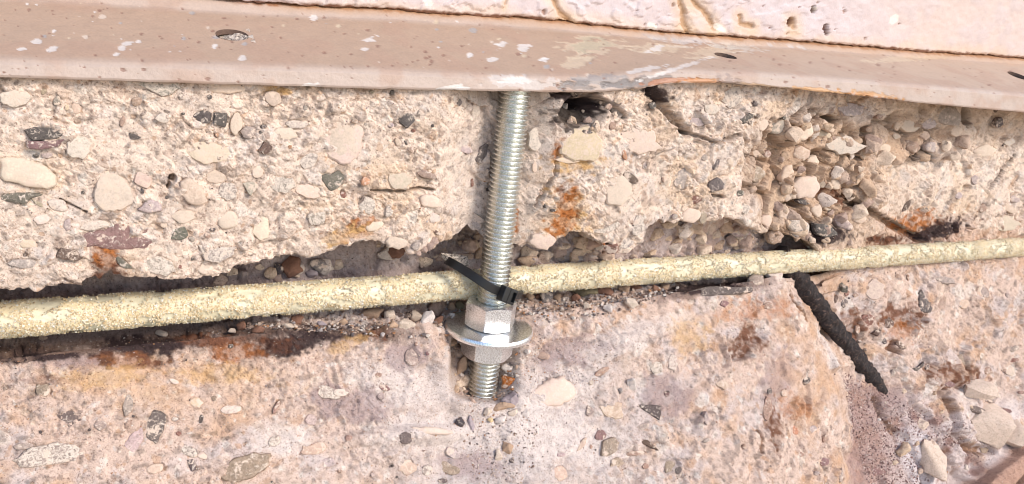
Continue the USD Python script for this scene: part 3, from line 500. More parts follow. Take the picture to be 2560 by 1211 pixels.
def rock_cap(outline, c, n, h, dome, seed, sink=.004):
    """a stone set in concrete: outline points, centre, normal, height"""
    r = np.random.default_rng(seed); k = len(outline); size0 = np.sqrt(np.mean(np.sum((outline - c) ** 2, 1)))
    outline = c + (outline - c) * (1 + (fbm((outline - c) / size0 * 2.5 + seed, 3, 5) - .5) * .28 + r.normal(0, .03, k))[:, None]
    levels = [(1.03, -sink), (1.0, -.0003), (.93, h * .6), (.72, h * .9), (.4, h * 1.02)] if not dome else [(1.03, -sink), (1.0, -.0004), (.9, h * .42), (.68, h * .75), (.36, h * .95)]
    tilt = r.normal(0, .06, 2); e = outline - c
    V = []
    for f, z in levels:
        Q = c + e * f; jit = (fbm(Q * (2.2 / size0) + seed, 3, seed % 50) - .5) * (h * .9 if z > 0 else 0)
        V.append(Q + n * (z + jit)[:, None])
    V = np.vstack(V + [c[None] + n * h])
    F = []
    for a in range(len(levels) - 1):
        for b in range(k):
            b2 = (b + 1) % k
            F += [(a * k + b, a * k + b2, (a + 1) * k + b2), (a * k + b, (a + 1) * k + b2, (a + 1) * k + b)]
    top = (len(levels) - 1) * k
    F += [(top + b, top + (b + 1) % k, len(V) - 1) for b in range(k)]
    mesh = trimesh.Trimesh(V, F, process=False)
    if mesh.face_normals[-1] @ n < 0: mesh.invert()
    return mesh
LABELS = {  # stones that look different from the rest
    ('D', 'purple+'): 'long purple stone with a rust streak below', ('D', 'green'): None}
nstone = 0
for si, (kind, poly) in enumerate(stones):
    c, q = ring(poly, int(np.clip(np.hypot(*(poly.max(0) - poly.min(0))) / 4, 12, 34)))
    hit = place(*c)
    if hit is None: continue
    dome = kind.endswith('+'); kind = kind.rstrip('+')
    _, which, p, n = hit
    n = n / np.linalg.norm(n); vw = CAM - p; vw /= np.linalg.norm(vw)
    n = n * .7 + vw * .3; n /= np.linalg.norm(n)
    out = on_plane(q[:, 0], q[:, 1], p, n)
    size = np.sqrt(np.mean(np.sum((out - p) ** 2, 1)))
    h = size * ((.10 if which == 0 and c[0] < 1800 else .15) if dome else .04) + (.0004 if not dome else 0)
    h = min(h, .0042 if dome else .0013)
    mesh = rock_cap(out, out.mean(0), n, h, dome, 900 + si)
    body_c = lin((228, 206, 186)) if which == 0 else lin((216, 190, 173))
    fade = .12 if kind in ('dark', 'slate', 'green', 'purple', 'dkbrown', 'red') else .62 if kind in ('cream', 'pink', 'tan', 'white', 'yellow', 'pale') else .36
    col = (lin(COL[kind]) * (1 - fade) + body_c * fade) * rng.uniform(.88, 1.14) * (1 + rng.normal(0, .02, 3))
    if which == 1: col = col * np.array([1.04, 1.0, .98])
    obj('stone', mesh, KM[kind], wall if which == 0 else ledge, smooth=30 if not dome else True, tint=np.clip(col, .01, .8))
    nstone += 1

# ------------------------------------------------------------------ loose pieces
def rock(seed, n=11, flat=.75):
    r = np.random.default_rng(seed)
    p = r.normal(size=(n, 3)); p /= np.linalg.norm(p, axis=1, keepdims=True); p *= r.uniform(.8, 1.1, (n, 1)); p[:, 2] *= flat
    hl = ConvexHull(p); used = np.unique(hl.simplices); mp = {a: b for b, a in enumerate(used)}
    F = np.array([[mp[a] for a in s] for s in hl.simplices]); V = p[used]
    mesh = trimesh.Trimesh(V, F, process=False); trimesh.repair.fix_normals(mesh)
    return np.array(mesh.vertices), np.array(mesh.faces)
ROCKS = [rock(100 + k, 9 + k % 4) for k in range(14)]
def rand_rot(r):
    q = r.normal(size=4); q /= np.linalg.norm(q); return trimesh.transformations.quaternion_matrix(q)[:3, :3]
def scatter(name, parent, pts, nrm, sizes, cols, seed, mat=M_chip, lift=.25, **kw):
    r = np.random.default_rng(seed); VV, FF, CC, o = [], [], [], 0
    for p, n, s, c in zip(pts, nrm, sizes, cols):
        v, f = ROCKS[r.integers(len(ROCKS))]
        VV.append((v @ rand_rot(r).T) * s * np.array([1, r.uniform(.7, 1), r.uniform(.6, 1)]) + p + n * s * lift); FF.append(f + o); o += len(v); CC.append(np.tile(c, (len(v), 1)))
    return obj(name, (np.vstack(VV), np.vstack(FF)), mat, parent, smooth=False, tint=None if False else np.vstack(CC), **kw)
def pick_in(F, N, poly, n, r, face_min=-1):
    u, v, d = proj(F)
    import shapely
    k = np.nonzero(shapely.contains_xy(shapely.Polygon(poly), u, v))[0]
    if len(k) == 0: return np.zeros((0, 3)), np.zeros((0, 3)), np.zeros(0)
    j = k[r.integers(0, len(k), n)]
    return F[j], N[j], d[j]
RUB = [lin(c) for c in ((214,190,172),(196,168,148),(168,140,124),(222,206,194),(140,116,104),(120,108,106),(232,218,206),(188,176,172),(190,140,104))]
PUR = [lin(c) for c in ((120,84,82),(150,116,112),(214,190,180),(104,76,76),(190,160,150),(226,206,196),(168,130,120))]
zones = [  # polygon, how many, smallest, largest (pixels), palette
 ([(560,822),(700,792),(900,772),(1160,748),(1150,800),(1130,838),(1000,846),(880,838),(720,826)],1500,2.6,17,RUB), ([(1288,742),(1450,724),(1700,700),(1690,730),(1600,775),(1450,800),(1300,812)],1200,2.6,15,RUB),
 ([(1290,830),(1500,850),(1560,900),(1480,960),(1290,960)],1100,1.8,6.0,RUB), ([(1140,1000),(1290,985),(1350,1060),(1330,1211),(1170,1211)],950,2.2,9.0,RUB), ([(1135,850),(1290,850),(1295,1000),(1165,1000)],1000,2.6,18,RUB),
 ([(2105,930),(2230,985),(2330,1040),(2420,1110),(2330,1120),(2280,1100),(2330,1211),(2170,1211),(2130,1080)],4200,2.4,7.0,PUR), ([(2300,1000),(2420,1060),(2490,1130),(2470,1180),(2380,1120)],700,1.8,5.0,PUR),
 ([(860,880),(1110,880),(1150,1000),(1160,1211),(900,1211),(830,1000)],1300,1.5,4.6,RUB), ([(1330,960),(1720,800),(1900,800),(1760,1211),(1340,1211)],1500,1.5,4.6,RUB), ([(0,900),(860,880),(860,1211),(0,1211)],1200,1.4,4.0,RUB),
 ([(640,690),(900,620),(1100,640),(1100,680),(800,720)],160,1.5,5,RUB), ([(1300,640),(1600,620),(1900,600),(1900,635),(1500,665),(1300,670)],160,1.5,5,RUB), ([(1900,560),(2200,530),(2200,590),(1950,610)],100,1.5,5,RUB), ([(0,850),(560,820),(560,846),(0,885)],200,1.5,5,RUB)]
P_, N_, S_, C_ = [], [], [], []
for k, (poly, n, a, b, pal) in enumerate(zones):
    r = np.random.default_rng(300 + k)
    p, nn, d = pick_in(LF, LN, poly, n, r)
    s = a * (b / a) ** (r.random(len(p)) ** 2.2) * .5 * d / FPX
    P_.append(p); N_.append(nn); S_.append(s); p += nn * (s * (.45 if k < 2 or k == 4 else 0))[:, None]; C_.append(np.array(pal)[r.integers(len(pal), size=len(p))] * r.uniform(.8, 1.12, (len(p), 1)))
scatter('rubble', '/World', np.vstack(P_), np.vstack(N_), np.hstack(S_), np.vstack(C_), 5, label='fine crushed concrete crumbs lying on the ledge and under the bar', category='rubble', kind='stuff')
# grains of sand and small aggregate showing in the break, part of each face
for F, N, th, n, sd in ((UF, UN, wall, 11000, 71), (LF, LN, ledge, 17000, 72)):
    r = np.random.default_rng(sd)
    p, nn, d = pick_in(F, N, [(-40, 180), (2600, 180), (2600, 1260), (-40, 1260)], n, r)
    s = (1.1 * (8 / 1.1) ** (r.random(len(p)) ** 3.2)) * .5 * d / FPX
    pal = np.array(PAL + [lin((110, 90, 84)), lin((150, 112, 92)), lin((84, 74, 72)), lin((176, 130, 100)), lin((140, 124, 122)), lin((168, 152, 150))])
    scatter('sand_grains', th, p, nn, s, pal[r.integers(len(pal), size=len(p))] * r.uniform(.8, 1.1, (len(p), 1)), sd, lift=-.35, kind='stuff')

# chips one can pick out: (tile, cx, cy, w, h, colour)
chips = [('E',260,1140,210,95,'tan',0),('E',420,1150,100,80,'cream',0),('E',590,1140,80,110,'cream',0),('E',750,1090,105,110,'pink',0),('H',675,72,86,140,'white',0),('E',912,1068,60,66,'olive',0),('E',845,1068,60,60,'tan',0),('H',520,112,112,100,'cream',0),('H',430,100,66,66,'tan',0),('H',760,60,70,80,'brown',0),
 ('H',860,200,60,60,'tan',0),('G',2130,50,90,70,'brown',0),('G',2080,92,70,50,'cream',0),('G',1670,122,50,40,'cream',0),('G',1740,88,76,66,'brown',0),('G',1850,118,96,56,'brown',0),('G',1180,142,76,46,'cream',0),('G',350,180,66,38,'tan',0),('G',2290,80,70,50,'lilac',0),('G',2440,70,60,50,'tan',0),
 ('H',932,372,72,130,'tan',1),('H',936,468,44,40,'tan',1),('H',1240,380,90,66,'white',1),('H',1238,468,96,96,'rust',1),('H',1232,585,130,120,'lilac',1),('H',1215,668,150,76,'tan',1),('H',1110,690,60,60,'cream',1),('H',1205,752,80,56,'white',1),('H',1130,742,36,36,'yellow',1),('H',915,770,66,80,'slate',1),('H',990,770,46,120,'lilac',1),('H',1290,692,70,40,'cream',1),('H',990,610,50,40,'pink',1),
 ('E',1512,1012,88,106,'grey',2),('E',1440,990,56,60,'brown',2),('E',1395,1005,56,56,'tan',2),('E',1592,1015,56,66,'tan',2),('E',1770,985,180,90,'olive',2),('E',1920,962,136,76,'brown',2),('E',2060,952,86,66,'tan',2),('E',2135,932,106,60,'brown',2),('E',2350,922,60,50,'tan',2),('E',1722,1022,66,60,'brown',2),('E',1800,1075,56,56,'cream',2),('E',2110,1042,96,70,'cream',2),('E',1935,1082,66,60,'white',2),('E',2270,950,60,50,'brown',2),
 ('H',2122,500,88,86,'white',3),('H',1388,258,50,36,'white',3),('H',1500,310,80,50,'pink',3),('H',1840,480,40,34,'cream',3),('H',2045,540,40,40,'grey',3),('H',1250,930,70,90,'tan',3),('H',1190,1010,60,90,'cream',3),('H',1210,940,0,0,'tan',3),
 ('D',2090,795,140,150,'brown',4),('D',2275,765,130,110,'grey',4),('D',2000,800,70,80,'slate',4),('D',2235,850,80,56,'lilac',4),('E',760,720,76,60,'pink',4),('E',965,660,100,100,'pink',4),('E',1810,628,170,100,'pink',4),('E',440,705,150,80,'brown',4),('I',1508,738,26,26,'white',5),('I',1545,640,30,26,'cream',5)]
def rock_at(u, v, w, h, seed, deep=.8, lift=.35, sub=True):
    hit = place(u, v)
    if hit is None: return None
    dep, which, p, n = hit
    r = np.random.default_rng(seed); vv, ff = rock(seed, 15, .85)
    sz = np.array([w, 0, h]) * .5 * dep / FPX * 1.05; sz[1] = deep * min(sz[0], sz[2])
    ang = r.uniform(-.4, .4); Rr = np.array([[math.cos(ang), -math.sin(ang)], [math.sin(ang), math.cos(ang)]])
    q = vv / np.abs(vv).max(0) * sz; q[:, [0, 2]] = q[:, [0, 2]] @ Rr.T
    mesh = trimesh.Trimesh(p + n * sz[1] * lift + q[:, :1] * RT + q[:, 2:] * UP + q[:, 1:2] * FW, ff, process=False); trimesh.repair.fix_normals(mesh)
    mesh = mesh.subdivide().subdivide(); trimesh.smoothing.filter_laplacian(mesh, lamb=.25 if w < 60 else .05, iterations=1)
    mesh.vertices += mesh.vertex_normals * ((fbm(mesh.vertices * 330, 4, 3) - .5) * 1.0 * min(sz[1], .0035))[:, None]
    return mesh, which
# broken lumps that fill the crumbling hollow on the right, and other knobs of the break
rl = np.random.default_rng(640)
lumps = []
for k in range(58):
    a, q_ = rl.uniform(0, 2 * math.pi), math.sqrt(rl.random())
    lumps.append((2030 + q_ * (120 * math.cos(a) - 50 * math.sin(a)), 440 + q_ * (70 * math.cos(a) + 150 * math.sin(a)), 18 + 40 * rl.random() ** 1.6, rl.uniform(.7, 1.2)))
for k in range(18): lumps.append((rl.uniform(1140, 1178), rl.uniform(840, 985), rl.uniform(12, 34), rl.uniform(.7, 1.1)))
for k in range(8): lumps.append((rl.uniform(2130, 2400), rl.uniform(290, 400), rl.uniform(18, 60), rl.uniform(.6, 1.0)))
for k in range(16): lumps.append((rl.uniform(1400, 1560), rl.uniform(250, 330), rl.uniform(10, 30), rl.uniform(.7, 1.1)))
for k in range(26): lumps.append((rl.uniform(1790, 2120), rl.uniform(560, 630), rl.uniform(14, 44), rl.uniform(.6, 1.0)))
for k in range(46): lumps.append((rl.uniform(560, 1900), 0, rl.uniform(12, 46), rl.uniform(.6, 1.0)))
for k in range(12): lumps.append((rl.uniform(1060, 1200), rl.uniform(590, 650), rl.uniform(12, 34), rl.uniform(.7, 1.0)))
for (u, v, w_, f) in ((2468, 1048, 150, .86), (2326, 1150, 76, 1.7), (2440, 976, 100, .5), (2540, 1090, 90, .8), (2250, 1120, 40, 1.0), (2300, 1060, 44, .8)): lumps.append((u, v, w_, f))
for k in range(16): lumps.append((rl.uniform(2150, 2460), rl.uniform(960, 1200), rl.uniform(10, 26), rl.uniform(.6, 1.0)))
for k in range(60): lumps.append((rl.uniform(1310, 1930), 0, rl.uniform(10, 52), rl.uniform(.5, .9)))
LC = [(234,210,188), (228,202,178), (222,194,168), (214,184,158), (230,212,198), (206,180,162), (190,164,150)]
for k, (u, v, w_, f) in enumerate(lumps):
    if v == 0: v = np.interp(u, *np.array(LIP, float).T) + rl.uniform(4, 40 if u < 1300 else 80)
    if any(math.hypot((u - a_) / (c_ + w_ * .42), (v - b_) / (d_ + w_ * .42)) < 1 for a_, b_, c_, d_ in PITS): continue
    got = rock_at(u, v, w_, w_ * f, 2000 + k, deep=.85, lift=rl.uniform(-.2, .55))
    if got is None: continue
    cc = LC[rl.integers(len(LC))] if not (u > 2250 and v > 900 and w_ > 40) else (230, 206, 188)
    obj('lump', got[0], M_conc, wall if got[1] == 0 else ledge, smooth=32, tint=lin(cc))
GL = [('angular concrete chip in the crevice under the bar left of the nut', 'chips under the bar left of the nut'), ('concrete chip in the hollow around the lower end of the rod', 'chips in the hollow around the rod'), ('brownish chip on the ledge under the bar right of the rod', 'chips under the bar right of the rod'),
      ('pale chip lying on the ledge right of the washer', 'chips on the ledge right of the washer'), ('lump of stone stuck in the dark gap above the bar', 'lumps in the gap above the bar'), ('tiny pale crumb on the purple dust below the black bar', 'pale crumbs on the purple dust')]
chips = [c for c in chips if c[3]]
ORD = 'leftmost second third fourth fifth sixth seventh eighth ninth tenth eleventh twelfth thirteenth fourteenth fifteenth sixteenth seventeenth eighteenth nineteenth twentieth'.split()
WORDS = dict(tan='tan', cream='cream', pink='pinkish', white='whitish', olive='drab tan', brown='brown', lilac='greyish', rust='rust stained', yellow='amber', slate='dark grey', grey='grey speckled')
WHERE = ['under the bar beside the nut', 'around the lower rod end', 'under the bar past the rod', 'among those past the washer', 'in the gap above the bar', 'on the purple dust']
order = {}
for g in range(6):
    for rank, k in enumerate(sorted((k for k, c in enumerate(chips) if c[6] == g), key=lambda k: px(chips[k][0], [chips[k][1:3]])[0, 0])): order[k] = rank
for k, (t, cx, cy, w, h, col, g) in enumerate(chips):
    (u, v), = px(t, [(cx, cy)])
    got = rock_at(u, v, w * SC * 1.08, h * SC * 1.08, 500 + k, lift=.8 if g in (0, 2) else .6 if g in (1, 4) else .4)
    if got is None: continue
    mesh, r = got[0], np.random.default_rng(500 + k)
    nice = ('big ' if w * h > 11000 else 'small ' if w * h < 3200 else '') + WORDS[col]
    tag_ = f"{nice} {'stone lump' if g == 4 else 'crumb' if g == 5 else 'chip'}, {ORD[order[k]]}{'' if order[k] == 0 else ' from the left'} {WHERE[g]}"
    obj('concrete_chip', mesh, KM[col] if col in ('grey', 'rust', 'slate') else M_chip, smooth=45, tint=np.clip(lin(COL[col]) * r.uniform(.9, 1.1), .01, .8), label=tag_, category='chip', group=GL[g][1])

# ------------------------------------------------------------------ steel angle above
NF = 900
UCF = np.linspace(-330, 2990, NF)
XF = at_y(UCF, 120.0, 0.0)[:, 0]
def line_f(pts, y):
    u, v = np.array(pts, float).T; uu = np.linspace(u[0], u[-1], 1000); P = at_y(uu, np.interp(uu, u, v), np.full(1000, y)); o = np.argsort(P[:, 0])
    return np.interp(XF, P[o, 0], P[o, 2])
Y_TOP = .058
zb, zt, zc = line_f(TOE_BOT, -.0105), line_f(TOE_TOP, -.009), line_f(CRACK, Y_TOP)
zb = zb + .0005 * (fbm(np.stack([XF * 150, 0 * XF, 0 * XF], 1), 3, 5) - .5)
o1 = np.ones(NF)
kn = [(Y_TOP * o1 + .012, zc + .006), (Y_TOP * o1, zc), (Y_TOP * o1 - .006, zc - .0045)]
yA, zA = kn[-1]
rows = lerp_rows(kn, [4, 6])
for t in np.linspace(0, 1, 101)[1:]:
    y = yA * (1 - t) + (-.0055) * t; z = zA * (1 - t) + (zt + .0012) * t
    rows.append((y, z))
rows += lerp_rows([(-.0055 * o1, zt + .0012), (-.008 * o1, zt + .0002), (-.0096 * o1, zt - .0016), (-.0106 * o1, zb + .001), (-.0100 * o1, zb), (.03 * o1, zb + .0025), ((Y_TOP + .012) * o1, zb + .0025), ((Y_TOP + .012) * o1, zc + .006)], [3, 4, 22, 3, 8, 6, 6])[1:]
G = np.stack([np.stack([XF, y, z], 1) for y, z in rows]); RF = len(rows)
P = G.reshape(-1, 3)
uF, vF, dF = proj(P)
i = np.arange(RF - 1)[:, None] * NF + np.arange(NF - 1)[None]
q = np.stack([i, i + NF, i + NF + 1, i + 1], -1).reshape(-1, 4)
nb, nc = fbm(P * 60, 4, 91), fbm(P * 300, 4, 92)
str_ = fbm(P * np.array([60, 260, 260]), 4, 93)
C = np.tile(lin((190, 160, 137)), (len(P), 1))  # tan base holds the warm light on the sloping face
C = mixc(C, lin((202, 175, 154)), .8 * sstep(1500, 2300, uF))
row_i = np.repeat(np.arange(RF), NF)
toe = sstep(107, 118, row_i.astype(float))
C = mixc(C, lin((200, 180, 168)), .85 * toe)  # toe edge coloured cooler and paler for the light it faces
C = mixc(C, lin((212, 190, 176)), .7 * sstep(22, 8, row_i.astype(float)))
C = mixc(C, lin((188, 152, 130)), .45 * sstep(.5, .65, nb))
HOLES = [(582, 88, 39), (1815, 141, 28), (2545, 190, 26)]
Dp = .0006 * (nb - .5) + .00035 * (nc - .5)
def paint_stain(col, cu, cv, ru, rv, turn=0, w=.58, nz=1.3, dz=0):
    global C, Dp
    m_ = w * sstep(1.06, .86, blob(uF, vF, cu, cv, ru, rv, turn) + nz * 1.5 * (str_ - .5) + 2.4 * (nc - .5))
    C = mixc(C, lin(col), m_); Dp = Dp - dz * m_
WH, GR, CRM = (238, 230, 224), (178, 172, 170), (222, 200, 172)
for a in (((150,146,146),1500,206,70,16,0),((216,206,200),1310,206,80,16,2),(WH,1300,200,40,9,0),((110,104,104),1600,206,70,12,-10),((120,112,110),1450,214,50,12,0),((196,120,70),1680,203,50,7,-8),((214,140,70),1760,203,60,6,0),((206,170,130),1960,222,150,4,7),((196,122,64),2185,248,64,11,8),((216,160,100),2190,238,60,6,8),((230,170,100),2060,230,80,5,8),
          ((222,214,210),1715,100,56,14,0),((190,186,186),1680,88,60,12,0),((226,224,224),2000,108,66,11,4),(CRM,1480,118,70,22,-6),(CRM,1440,150,30,16,-20),(CRM,1790,128,70,14,-10),(CRM,1650,118,60,12,0),((216,206,196),1850,118,60,10,5),((150,132,126),1822,205,30,16,20),(CRM,2240,148,70,7,-4),(CRM,2360,140,60,6,-6),(WH,1700,168,70,5,-18),(WH,1620,172,40,5,-10),(WH,2160,165,0.1,0.1,0),((190,178,150),1480,110,40,14,-6)):
    paint_stain(*a, dz=.0004)
rs = np.random.default_rng(44)
for k in range(60):
    cu = rs.uniform(60, 1500) if k < 62 else rs.uniform(1500, 2500); cv = np.interp(cu, *np.array(CRACK).T) + rs.uniform(20, 140) 
    s = 1.5 + 6 * rs.random() ** 3
    paint_stain([WH, (226, 206, 188), GR, CRM][rs.integers(4)], cu, cv, s * 1.5, s, rs.uniform(-25, 10), .8, .5, .0002)
for cu, cv, ru, rv in ((322,108,12,4),(305,122,8,6),(292,136,9,4),(325,125,4,3),(925,98,17,7),(912,124,7,4),(608,144,9,8),(345,103,5,3),(450,129,5,3),(92,104,10,6),(55,122,14,4),(130,124,14,6),(1230,150,12,5),(1310,120,16,8),(1255,112,14,8),(780,212,28,8),(1120,221,26,6),(1165,221,18,5),(2225,66,0.1,0.1),(1640,120,20,6),(1360,150,14,5),(1360,148,12,4)):
    paint_stain(WH, cu, cv, ru, rv, -10, .7, .9, .0002)
for k in range(260):
    cu = rs.uniform(0, 2560); lo = np.interp(cu, *np.array(CRACK).T); hi = np.interp(cu, *np.array(TOE_BOT).T); cv = rs.uniform(lo + 15, hi - 4)
    s = 1.2 + 2.5 * rs.random() ** 3
    paint_stain((140, 100, 84), cu, cv, s * 1.4, s, 0, .7, .4, .0003)
ck = np.interp(uF, *np.array(CRACK).T)
C = mixc(C, lin((150, 92, 56)), .9 * sstep(9, 3, np.abs(vF - ck) + 14 * (nc - .5)) * sstep(500, 700, uF))
C = mixc(C, lin((206, 160, 120)), .5 * sstep(24, 6, np.abs(vF - ck) + 30 * (nb - .5)) * sstep(600, 800, uF))
gn = np.cross(np.gradient(G, axis=0), np.gradient(G, axis=1)).reshape(-1, 3); gn /= np.linalg.norm(gn, axis=1, keepdims=True) + 1e-12
if np.median((gn * (CAM - P)).sum(1)) < 0: gn = -gn
V = P + gn * Dp[:, None]
# holes: cut the faces out, pull the rim onto the circle, add the plate's thickness
keep = np.ones(len(q), bool); extra_v, extra_f, extra_c = [], [], []
uh, vh, _ = proj(V)
rings = []
for hu, hv, hr in HOLES:
    near = np.nonzero((np.abs(uh - hu) < 60) & (np.abs(vh - hv) < 40) & (row_i > 8) & (row_i < 112))[0]
    k = near[np.argmin(np.hypot(uh[near] - hu, vh[near] - hv))]
    c, n = V[k], gn[near].mean(0); n /= np.linalg.norm(n)
    rad = hr * dF[k] / FPX
    e1 = np.array([1, 0, 0]) - n * n[0]; e1 /= np.linalg.norm(e1); e2 = np.cross(n, e1)
    loc = (V - c); a, b = loc @ e1, loc @ e2; rr = np.hypot(a, b); inner = (rr < 3 * rad) & (np.abs(loc @ n) < .01) & (row_i > 4) & (row_i < 116)
    qc = q.reshape(-1, 4)
    inside = inner & (rr < rad)
    gone = inside[qc].all(1); keep &= ~gone
    rimv = np.unique(qc[(~gone) & inside[qc].any(1)]); rimv = rimv[inside[rimv]]
    V[rimv] = c + e1 * (a[rimv] / rr[rimv] * rad)[:, None] + e2 * (b[rimv] / rr[rimv] * rad)[:, None] + n * (loc[rimv] @ n)[:, None]
    th_ = np.linspace(0, 2 * np.pi, 49)[:-1]
    base = c + rad * (np.cos(th_)[:, None] * e1 + np.sin(th_)[:, None] * e2)
    rings.append((c, n, rad, base, e1, e2))
flange = thing('steel_angle', label='weathered painted steel angle with bolt holes above the concrete, warm light in its tan', category='steel angle')
obj('flange', (V, q[keep]), M_paint, flange, smooth=40, tint=None)
# (smoothing by angle splits vertices; colours need the unsplit mesh, so define it again smooth)
stage.RemovePrim(flange + '/flange'); names[flange + '/flange'] = 0
obj('flange', (V, q[keep]), M_paint, flange, smooth=True, tint=C)
for k, (c, n, rad, base, e1, e2) in enumerate(rings):
    t = .0022; Vr = np.vstack([base * 1.0 + n * .0001, base - n * t]); m_ = len(base)
    Fr = [(b, (b + 1) % m_, m_ + (b + 1) % m_, m_ + b) for b in range(m_)]
    obj('hole_rim', (Vr, np.array(Fr)), M_paint, flange, smooth=True, tint=lin((120, 96, 84)))
    if k == 0:   # concrete seen inside the first hole
        gx, gy = np.meshgrid(np.linspace(-1.25, 1.25, 60), np.linspace(-1.25, 1.25, 60)); pp = c + rad * (gx.ravel()[:, None] * e1 + gy.ravel()[:, None] * e2) - n * .0026
        pp = pp + n * (.003 * (fbm(pp * 400, 4, 8) - .5) + .0028 * (gx.ravel() * .8))[:, None]
        ii = np.arange(59)[:, None] * 60 + np.arange(59)[None]
        obj('filling', (pp, np.stack([ii, ii + 60, ii + 61, ii + 1], -1).reshape(-1, 4)), M_speck, flange, smooth=True, tint=lin((124, 108, 98)), label='grey mortar showing in the first bolt hole')

# painted wall above the angle
NW = 900
rw = []
UW = np.linspace(-330, 2990, NW)
zc_w = zc + .0001 + .0026 * (fbm(np.stack([XF * 70, 0 * XF, 0 * XF], 1), 4, 15) - .5) + .0012 * (fbm(np.stack([XF * 400, 0 * XF, 0 * XF], 1), 3, 16) - .5)
yw = Y_TOP - .0028
rows = lerp_rows([((yw + .016) * o1, zc_w + .002), ((yw + .0015) * o1, zc_w), (yw * o1, zc_w + .0015), ((yw + .004) * o1, zc_w + .09)], [3, 4, 150])
G = np.stack([np.stack([XF, y, z], 1) for y, z in rows]); P = G.reshape(-1, 3)
i = np.arange(len(rows) - 1)[:, None] * NF + np.arange(NF - 1)[None]
q = np.stack([i, i + NF, i + NF + 1, i + 1], -1).reshape(-1, 4)
uW_, vW_, _ = proj(P)
nb, nc = fbm(P * 60, 4, 101), fbm(P * 300, 4, 102)
pe = fbm(P * 120 + 7, 4, 103)
Dp = .0018 * (nb - .5) + .0007 * (nc - .5) + .0008 * sstep(.54, .56, pe) * sstep(2300, 1700, uW_)
C = np.tile(lin((220, 203, 202)), (len(P), 1))  # lilac base holds the cool light on the upright face
C = mixc(C, lin((224, 198, 184)), .8 * sstep(2050, 2350, uW_))
C = mixc(C, lin((216, 196, 192)), .6 * sstep(.45, .6, nb))
ckw = np.interp(uW_, *np.array(CRACK).T)
C = mixc(C, lin((224, 192, 160)), .5 * sstep(40, 4, (ckw - vW_) + 70 * (nb - .45)) * sstep(600, 900, uW_))
C = mixc(C, lin((120, 72, 44)), .9 * sstep(6, 1, (ckw - vW_) + 14 * (nc - .5)))
for pts, wd in (([(1370,-20),(1400,30),(1420,50)],9),([(1690,-20),(1705,20),(1710,60),(1718,76)],10),([(1730,0),(1770,40),(1785,70)],9),([(1260,20),(1270,-10)],3),([(1980,50),(1984,70)],9),([(1850,40),(1852,60),(1880,66)],8)):
    dd = seg_dist(uW_, vW_, pts) + 12 * (nc - .5)
    C = mixc(C, lin((150, 98, 66)), .85 * sstep(wd, wd * .3, dd)); C = mixc(C, lin((228, 190, 140)), .4 * sstep(wd * 4, wd, dd + 12 * (nb - .5))); Dp -= .0015 * sstep(wd, wd * .3, dd)
for k in range(26):
    cu = rs.uniform(1300, 2300); cv = rs.uniform(-10, np.interp(cu, *np.array(CRACK).T) - 6); s = 1.5 + 5 * rs.random() ** 3
    mm = sstep(1.1, .7, blob(uW_, vW_, cu, cv, s, s * 1.4) + 1.2 * (nc - .5)); C = mixc(C, lin((150, 100, 74)), .7 * mm); Dp -= .0014 * mm
for cu, cv, ru, rv in ((2237,48,10,14),(1070,5,14,9),(1800,70,18,8),(1630,66,14,8),(2035,24,8,10)):
    C = mixc(C, lin((244, 234, 220)), .9 * sstep(1.1, .8, blob(uW_, vW_, cu, cv, ru, rv, 30) + 1.0 * (nc - .5)))
for cu, cv in ((2035,24),(2065,76),(1975,56)):
    mm = sstep(1.1, .7, blob(uW_, vW_, cu, cv, 6, 10) + 3.0 * (nc - .5)); C = mixc(C, lin((120, 74, 54)), .9 * mm); Dp -= .003 * mm
V = P.copy(); V[:, 1] -= Dp
obj('painted_wall', (V, q), M_paint, smooth=True, tint=C, label='peeling painted wall above the steel angle, cool light in its lilac colour', kind='structure')

# ------------------------------------------------------------------ threaded rod
def lathe(prof, n=64):
    prof = np.array(prof); th = np.linspace(0, 2 * np.pi, n, endpoint=False)
    V = np.stack([prof[:, 0][:, None] * np.cos(th), prof[:, 0][:, None] * np.sin(th), np.repeat(prof[:, 1][:, None], n, 1)], -1).reshape(-1, 3)
    a = np.arange(len(prof) - 1)[:, None] * n; b = np.arange(n)[None]; b2 = (b + 1) % n
    return V, np.stack([a + b, a + b2, a + n + b2, a + n + b], -1).reshape(-1, 4)
PITCH_MM = .00231
z0, z1, na = -.052, .1285, 56
nz = int((z1 - z0) / PITCH_MM * 12)
zr = np.linspace(z0, z1, nz); th = np.linspace(0, 2 * np.pi, na, endpoint=False)
ZZ, TT = np.meshgrid(zr, th, indexing='ij')
ph = (ZZ / PITCH_MM + TT / (2 * np.pi)) % 1.0
tri = np.abs(ph - .5) * 2
prf = np.clip((tri - .10) / .74, 0, 1)
RR = .0063 + .00168 * (prf ** .8)
RR = RR + .00004 * (noise(np.stack([TT * 3, ZZ * 900, 0 * ZZ], -1), 4) - .5)
V = np.stack([RR * np.cos(TT), RR * np.sin(TT), ZZ], -1).reshape(-1, 3)
a = np.arange(nz - 1)[:, None] * na; b = np.arange(na)[None]; b2 = (b + 1) % na
F = np.stack([a + b, a + b2, a + na + b2, a + na + b], -1).reshape(-1, 4)
rod = thing('threaded_rod', label='upright zinc plated threaded steel rod set in the concrete ledge', category='threaded rod')
obj('shaft', (V, F), M_rod, rod, smooth=True)

